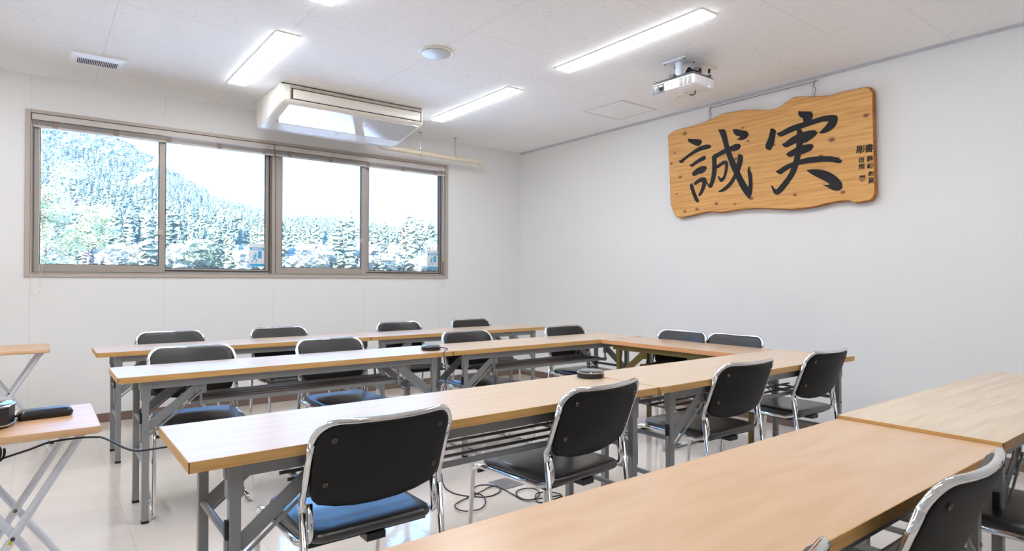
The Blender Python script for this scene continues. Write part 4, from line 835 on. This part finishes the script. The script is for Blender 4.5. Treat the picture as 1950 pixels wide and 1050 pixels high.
for k, mm, cnt in (('conifer', 'conifer', 4), ('brown', 'brownfir', 2), ('blossom', 'blossom', 3), ('broad', 'conifer', 2)):
    MS[k] = []
    for i in range(cnt):
        me = tree_mesh('conifer' if k in ('conifer', 'brown') else ('broad' if k == 'broad' else 'blossom'), 11*i+len(k)); me.materials.append(M[mm]); me.materials.append(M['bark']); MS[k].append(me)
rt = random.Random(21); TR = []
s = 0.0; row = 0
while s < 1.02:
    Z = ZN+(ZF-ZN)*s; du = 3.9*FPX/Z*(.92 if s < .3 else .82)
    u = -150+rt.uniform(0, du)
    while u < 960:
        uu, ss = u+rt.uniform(-.3, .3)*du, min(1.0, max(0, s+rt.uniform(-.012, .012)))
        p = hill(uu, ss); kind = 'conifer'; hgt = rt.uniform(10.5, 17.5)*(1-.30*s)
        vv = 525+FPX*(CAM.z-p.z)/Z
        nb = noise.noise(Vector((uu*.012, ss*3.2, 5)))
        if 535 < uu < 700 and ss < .42+.2*nb: kind = 'blossom' if rt.random() < .8 else 'conifer'
        elif ss < .06 and rt.random() < .45: kind = 'blossom'
        elif uu < 280 and ss > .80: kind = 'broad'
        elif 700 < uu < 760 and ss < .2+.2*nb: kind = 'blossom' if rt.random() < .5 else 'conifer'
        elif rt.random() < (.4 if 135 < uu < 185 and ss < .25 else .025): kind = 'brown'
        elif rt.random() < .05: kind = 'broad'
        if kind == 'blossom': hgt = rt.uniform(5, 8)
        if kind == 'broad': hgt = rt.uniform(7, 10)
        TR.append((Z, uu, p.copy(), kind, hgt, rt.uniform(0, 6.28), rt.uniform(.88, 1.2), rt.randrange(99)))
        u += du
    s += .034-.012*s; row += 1
TR.sort(key=lambda a: -a[4]*(1 if 60 < a[1] < 850 else .01)/a[0])
cnt = 0; rest = {}
for (Z, uu, p, kind, hgt, a, wd, idx) in TR:
    me = MS[kind][idx % len(MS[kind])]; wd_ = wd*(1.35 if kind in ('blossom', 'broad') else 1.0)
    if cnt < 290 and 60 < uu < 850:
        nm, lab, cat, grp = LABS[kind]
        s_ = (Z-ZN)/(ZF-ZN); pane = 'leftmost' if uu < 309 else 'second' if uu < 520 else 'third' if uu < 695 else 'rightmost'
        band = 'at the foot of the hill' if s_ < .12 else 'on the lower slope' if s_ < .35 else 'on the upper slope'
        what = {'conifer': 'green cedar', 'brown': 'russet brown conifer', 'blossom': 'whitish bushy tree', 'broad': 'rounded leafy tree'}[kind]
        lab = what+' '+band+', seen through the '+pane+' pane'; grp = what+'s '+band+' in the '+pane+' pane'; o = bpy.data.objects.new(nm, me); C.objects.link(o); o.location = p-Vector((0, 0, .4)); o.rotation_euler = (0, 0, a); o.scale = (hgt*wd_, hgt*wd_, hgt); tag(o, lab, cat, grp); cnt += 1
    else: rest.setdefault('conifer' if kind in ('brown',) else kind, []).append((me, Matrix.Translation(p-Vector((0, 0, .4))) @ Matrix.Rotation(a, 4, 'Z') @ Matrix.Diagonal((hgt*wd_, hgt*wd_, hgt, 1))))
import numpy as np
def merge(name, items, mats, label, cat):
    vs, fs, mi, off = [], [], [], 0; cache = {}
    for me, mt in items:
        if me.name not in cache:
            co = np.empty(len(me.vertices)*3, 'f'); me.vertices.foreach_get('co', co); cache[me.name] = (co.reshape(-1, 3), [tuple(p.vertices) for p in me.polygons], [p.material_index for p in me.polygons])
        co, fc, mm = cache[me.name]; A = np.array(mt); vs.append(co @ A[:3, :3].T+A[:3, 3]); fs += [tuple(i+off for i in f) for f in fc]; mi += mm; off += len(co)
    me = bpy.data.meshes.new(name); me.from_pydata(np.concatenate(vs).tolist(), [], fs); me.polygons.foreach_set('material_index', mi)
    for m_ in mats: me.materials.append(M[m_])
    o = bpy.data.objects.new(name, me); C.objects.link(o); tag(o, label, cat, None, 'stuff')
for kind, mm, nm, lab in (('conifer', 'conifer', 'distant_cedars', 'mass of smaller cedars covering the upper hillside'), ('broad', 'conifer', 'distant_leafy_trees', 'mass of rounded leafy trees along the hill ridge'), ('blossom', 'blossom', 'distant_pale_trees', 'remaining whitish brush at the foot of the hill')):
    if rest.get(kind): merge(nm, rest[kind], [mm, 'bark'], lab, 'forest')
# two nearer pale trees at the left of the window
def near_tree(u, v_top, v_bot, Z, wpx, seed, label, spray):
    top, bot = cw(u, v_top, Z), cw(u, v_bot, Z); h = top.z-bot.z; r_ = wpx/2*Z/FPX; rnd = random.Random(seed)
    base_z = -4.0; t = thing('pale_broadleaf_tree', (bot.x, bot.y, base_z), label, 'tree')
    hb = bot.z-base_z; H_ = top.z-base_z
    bm = bmesh.new(); tube(bm, [(0, 0, 0), (.1, 0, hb*.7), (0, .1, H_*.55), (.1, 0, H_*.85)], [.16, .12, .07, .03], 8)
    for k in range(22):
        a = rnd.uniform(0, 6.28); zz = rnd.uniform(hb*.8, H_*.8); q = r_*rnd.uniform(.5, 1.0); tube(bm, [(0, 0, zz), (q*.5*math.cos(a), q*.5*math.sin(a), zz+.35*q), (q*math.cos(a), q*math.sin(a), zz+rnd.uniform(.3, .9)*q)], [.035, .022, .008], 5)
    new('trunk', bm, 'bark', t)
    bm = bmesh.new(); C_ = [(rnd.gauss(0, .42)*r_, rnd.gauss(0, .42)*r_, rnd.uniform(hb*.85, H_*.94), rnd.uniform(.18, .40)*r_) for _ in range(60)]
    for i in range(13000):
        cx, cy, cz, cr = C_[rnd.randrange(len(C_))]; d = Vector((rnd.gauss(0, 1), rnd.gauss(0, 1), rnd.gauss(0, 1))).normalized()*cr*rnd.uniform(.5, 1.1); c = Vector((cx, cy, cz))+d
        d1 = Vector((rnd.gauss(0, 1), rnd.gauss(0, 1), rnd.gauss(0, .5))).normalized()*rnd.uniform(.07, .13); d2 = d1.orthogonal().normalized()*.035
        bm.faces.new([bm.verts.new(c+d1), bm.verts.new(c+d2), bm.verts.new(c-d1), bm.verts.new(c-d2)])
    new('foliage', bm, 'broad', t)
near_tree(86, 285, 560, 34, 130, 5, 'pale yellow green leafy tree close outside, at the far left of the window', False)
near_tree(168, 378, 430, 42, 70, 9, 'small pale feathery tree just right of the yellow green tree outside', True)

# thin winter haze in the valley
hz = bpy.data.materials.new('valley_haze'); hz.use_nodes = True; N = hz.node_tree.nodes; N.clear()
o_ = N.new('ShaderNodeOutputMaterial'); vs = N.new('ShaderNodeVolumeScatter'); vs.inputs['Color'].default_value = (.80, .90, 1.0, 1); vs.inputs['Density'].default_value = .0004; vs.inputs['Anisotropy'].default_value = .2
hz.node_tree.links.new(vs.outputs[0], o_.inputs['Volume'])
bm = bmesh.new(); bx(bm, -420, 620, 40, 700, -6, 260); o = new('valley_haze', bm, hz); tag(o, 'thin bluish haze hanging over the wooded valley', 'haze', None, 'stuff')
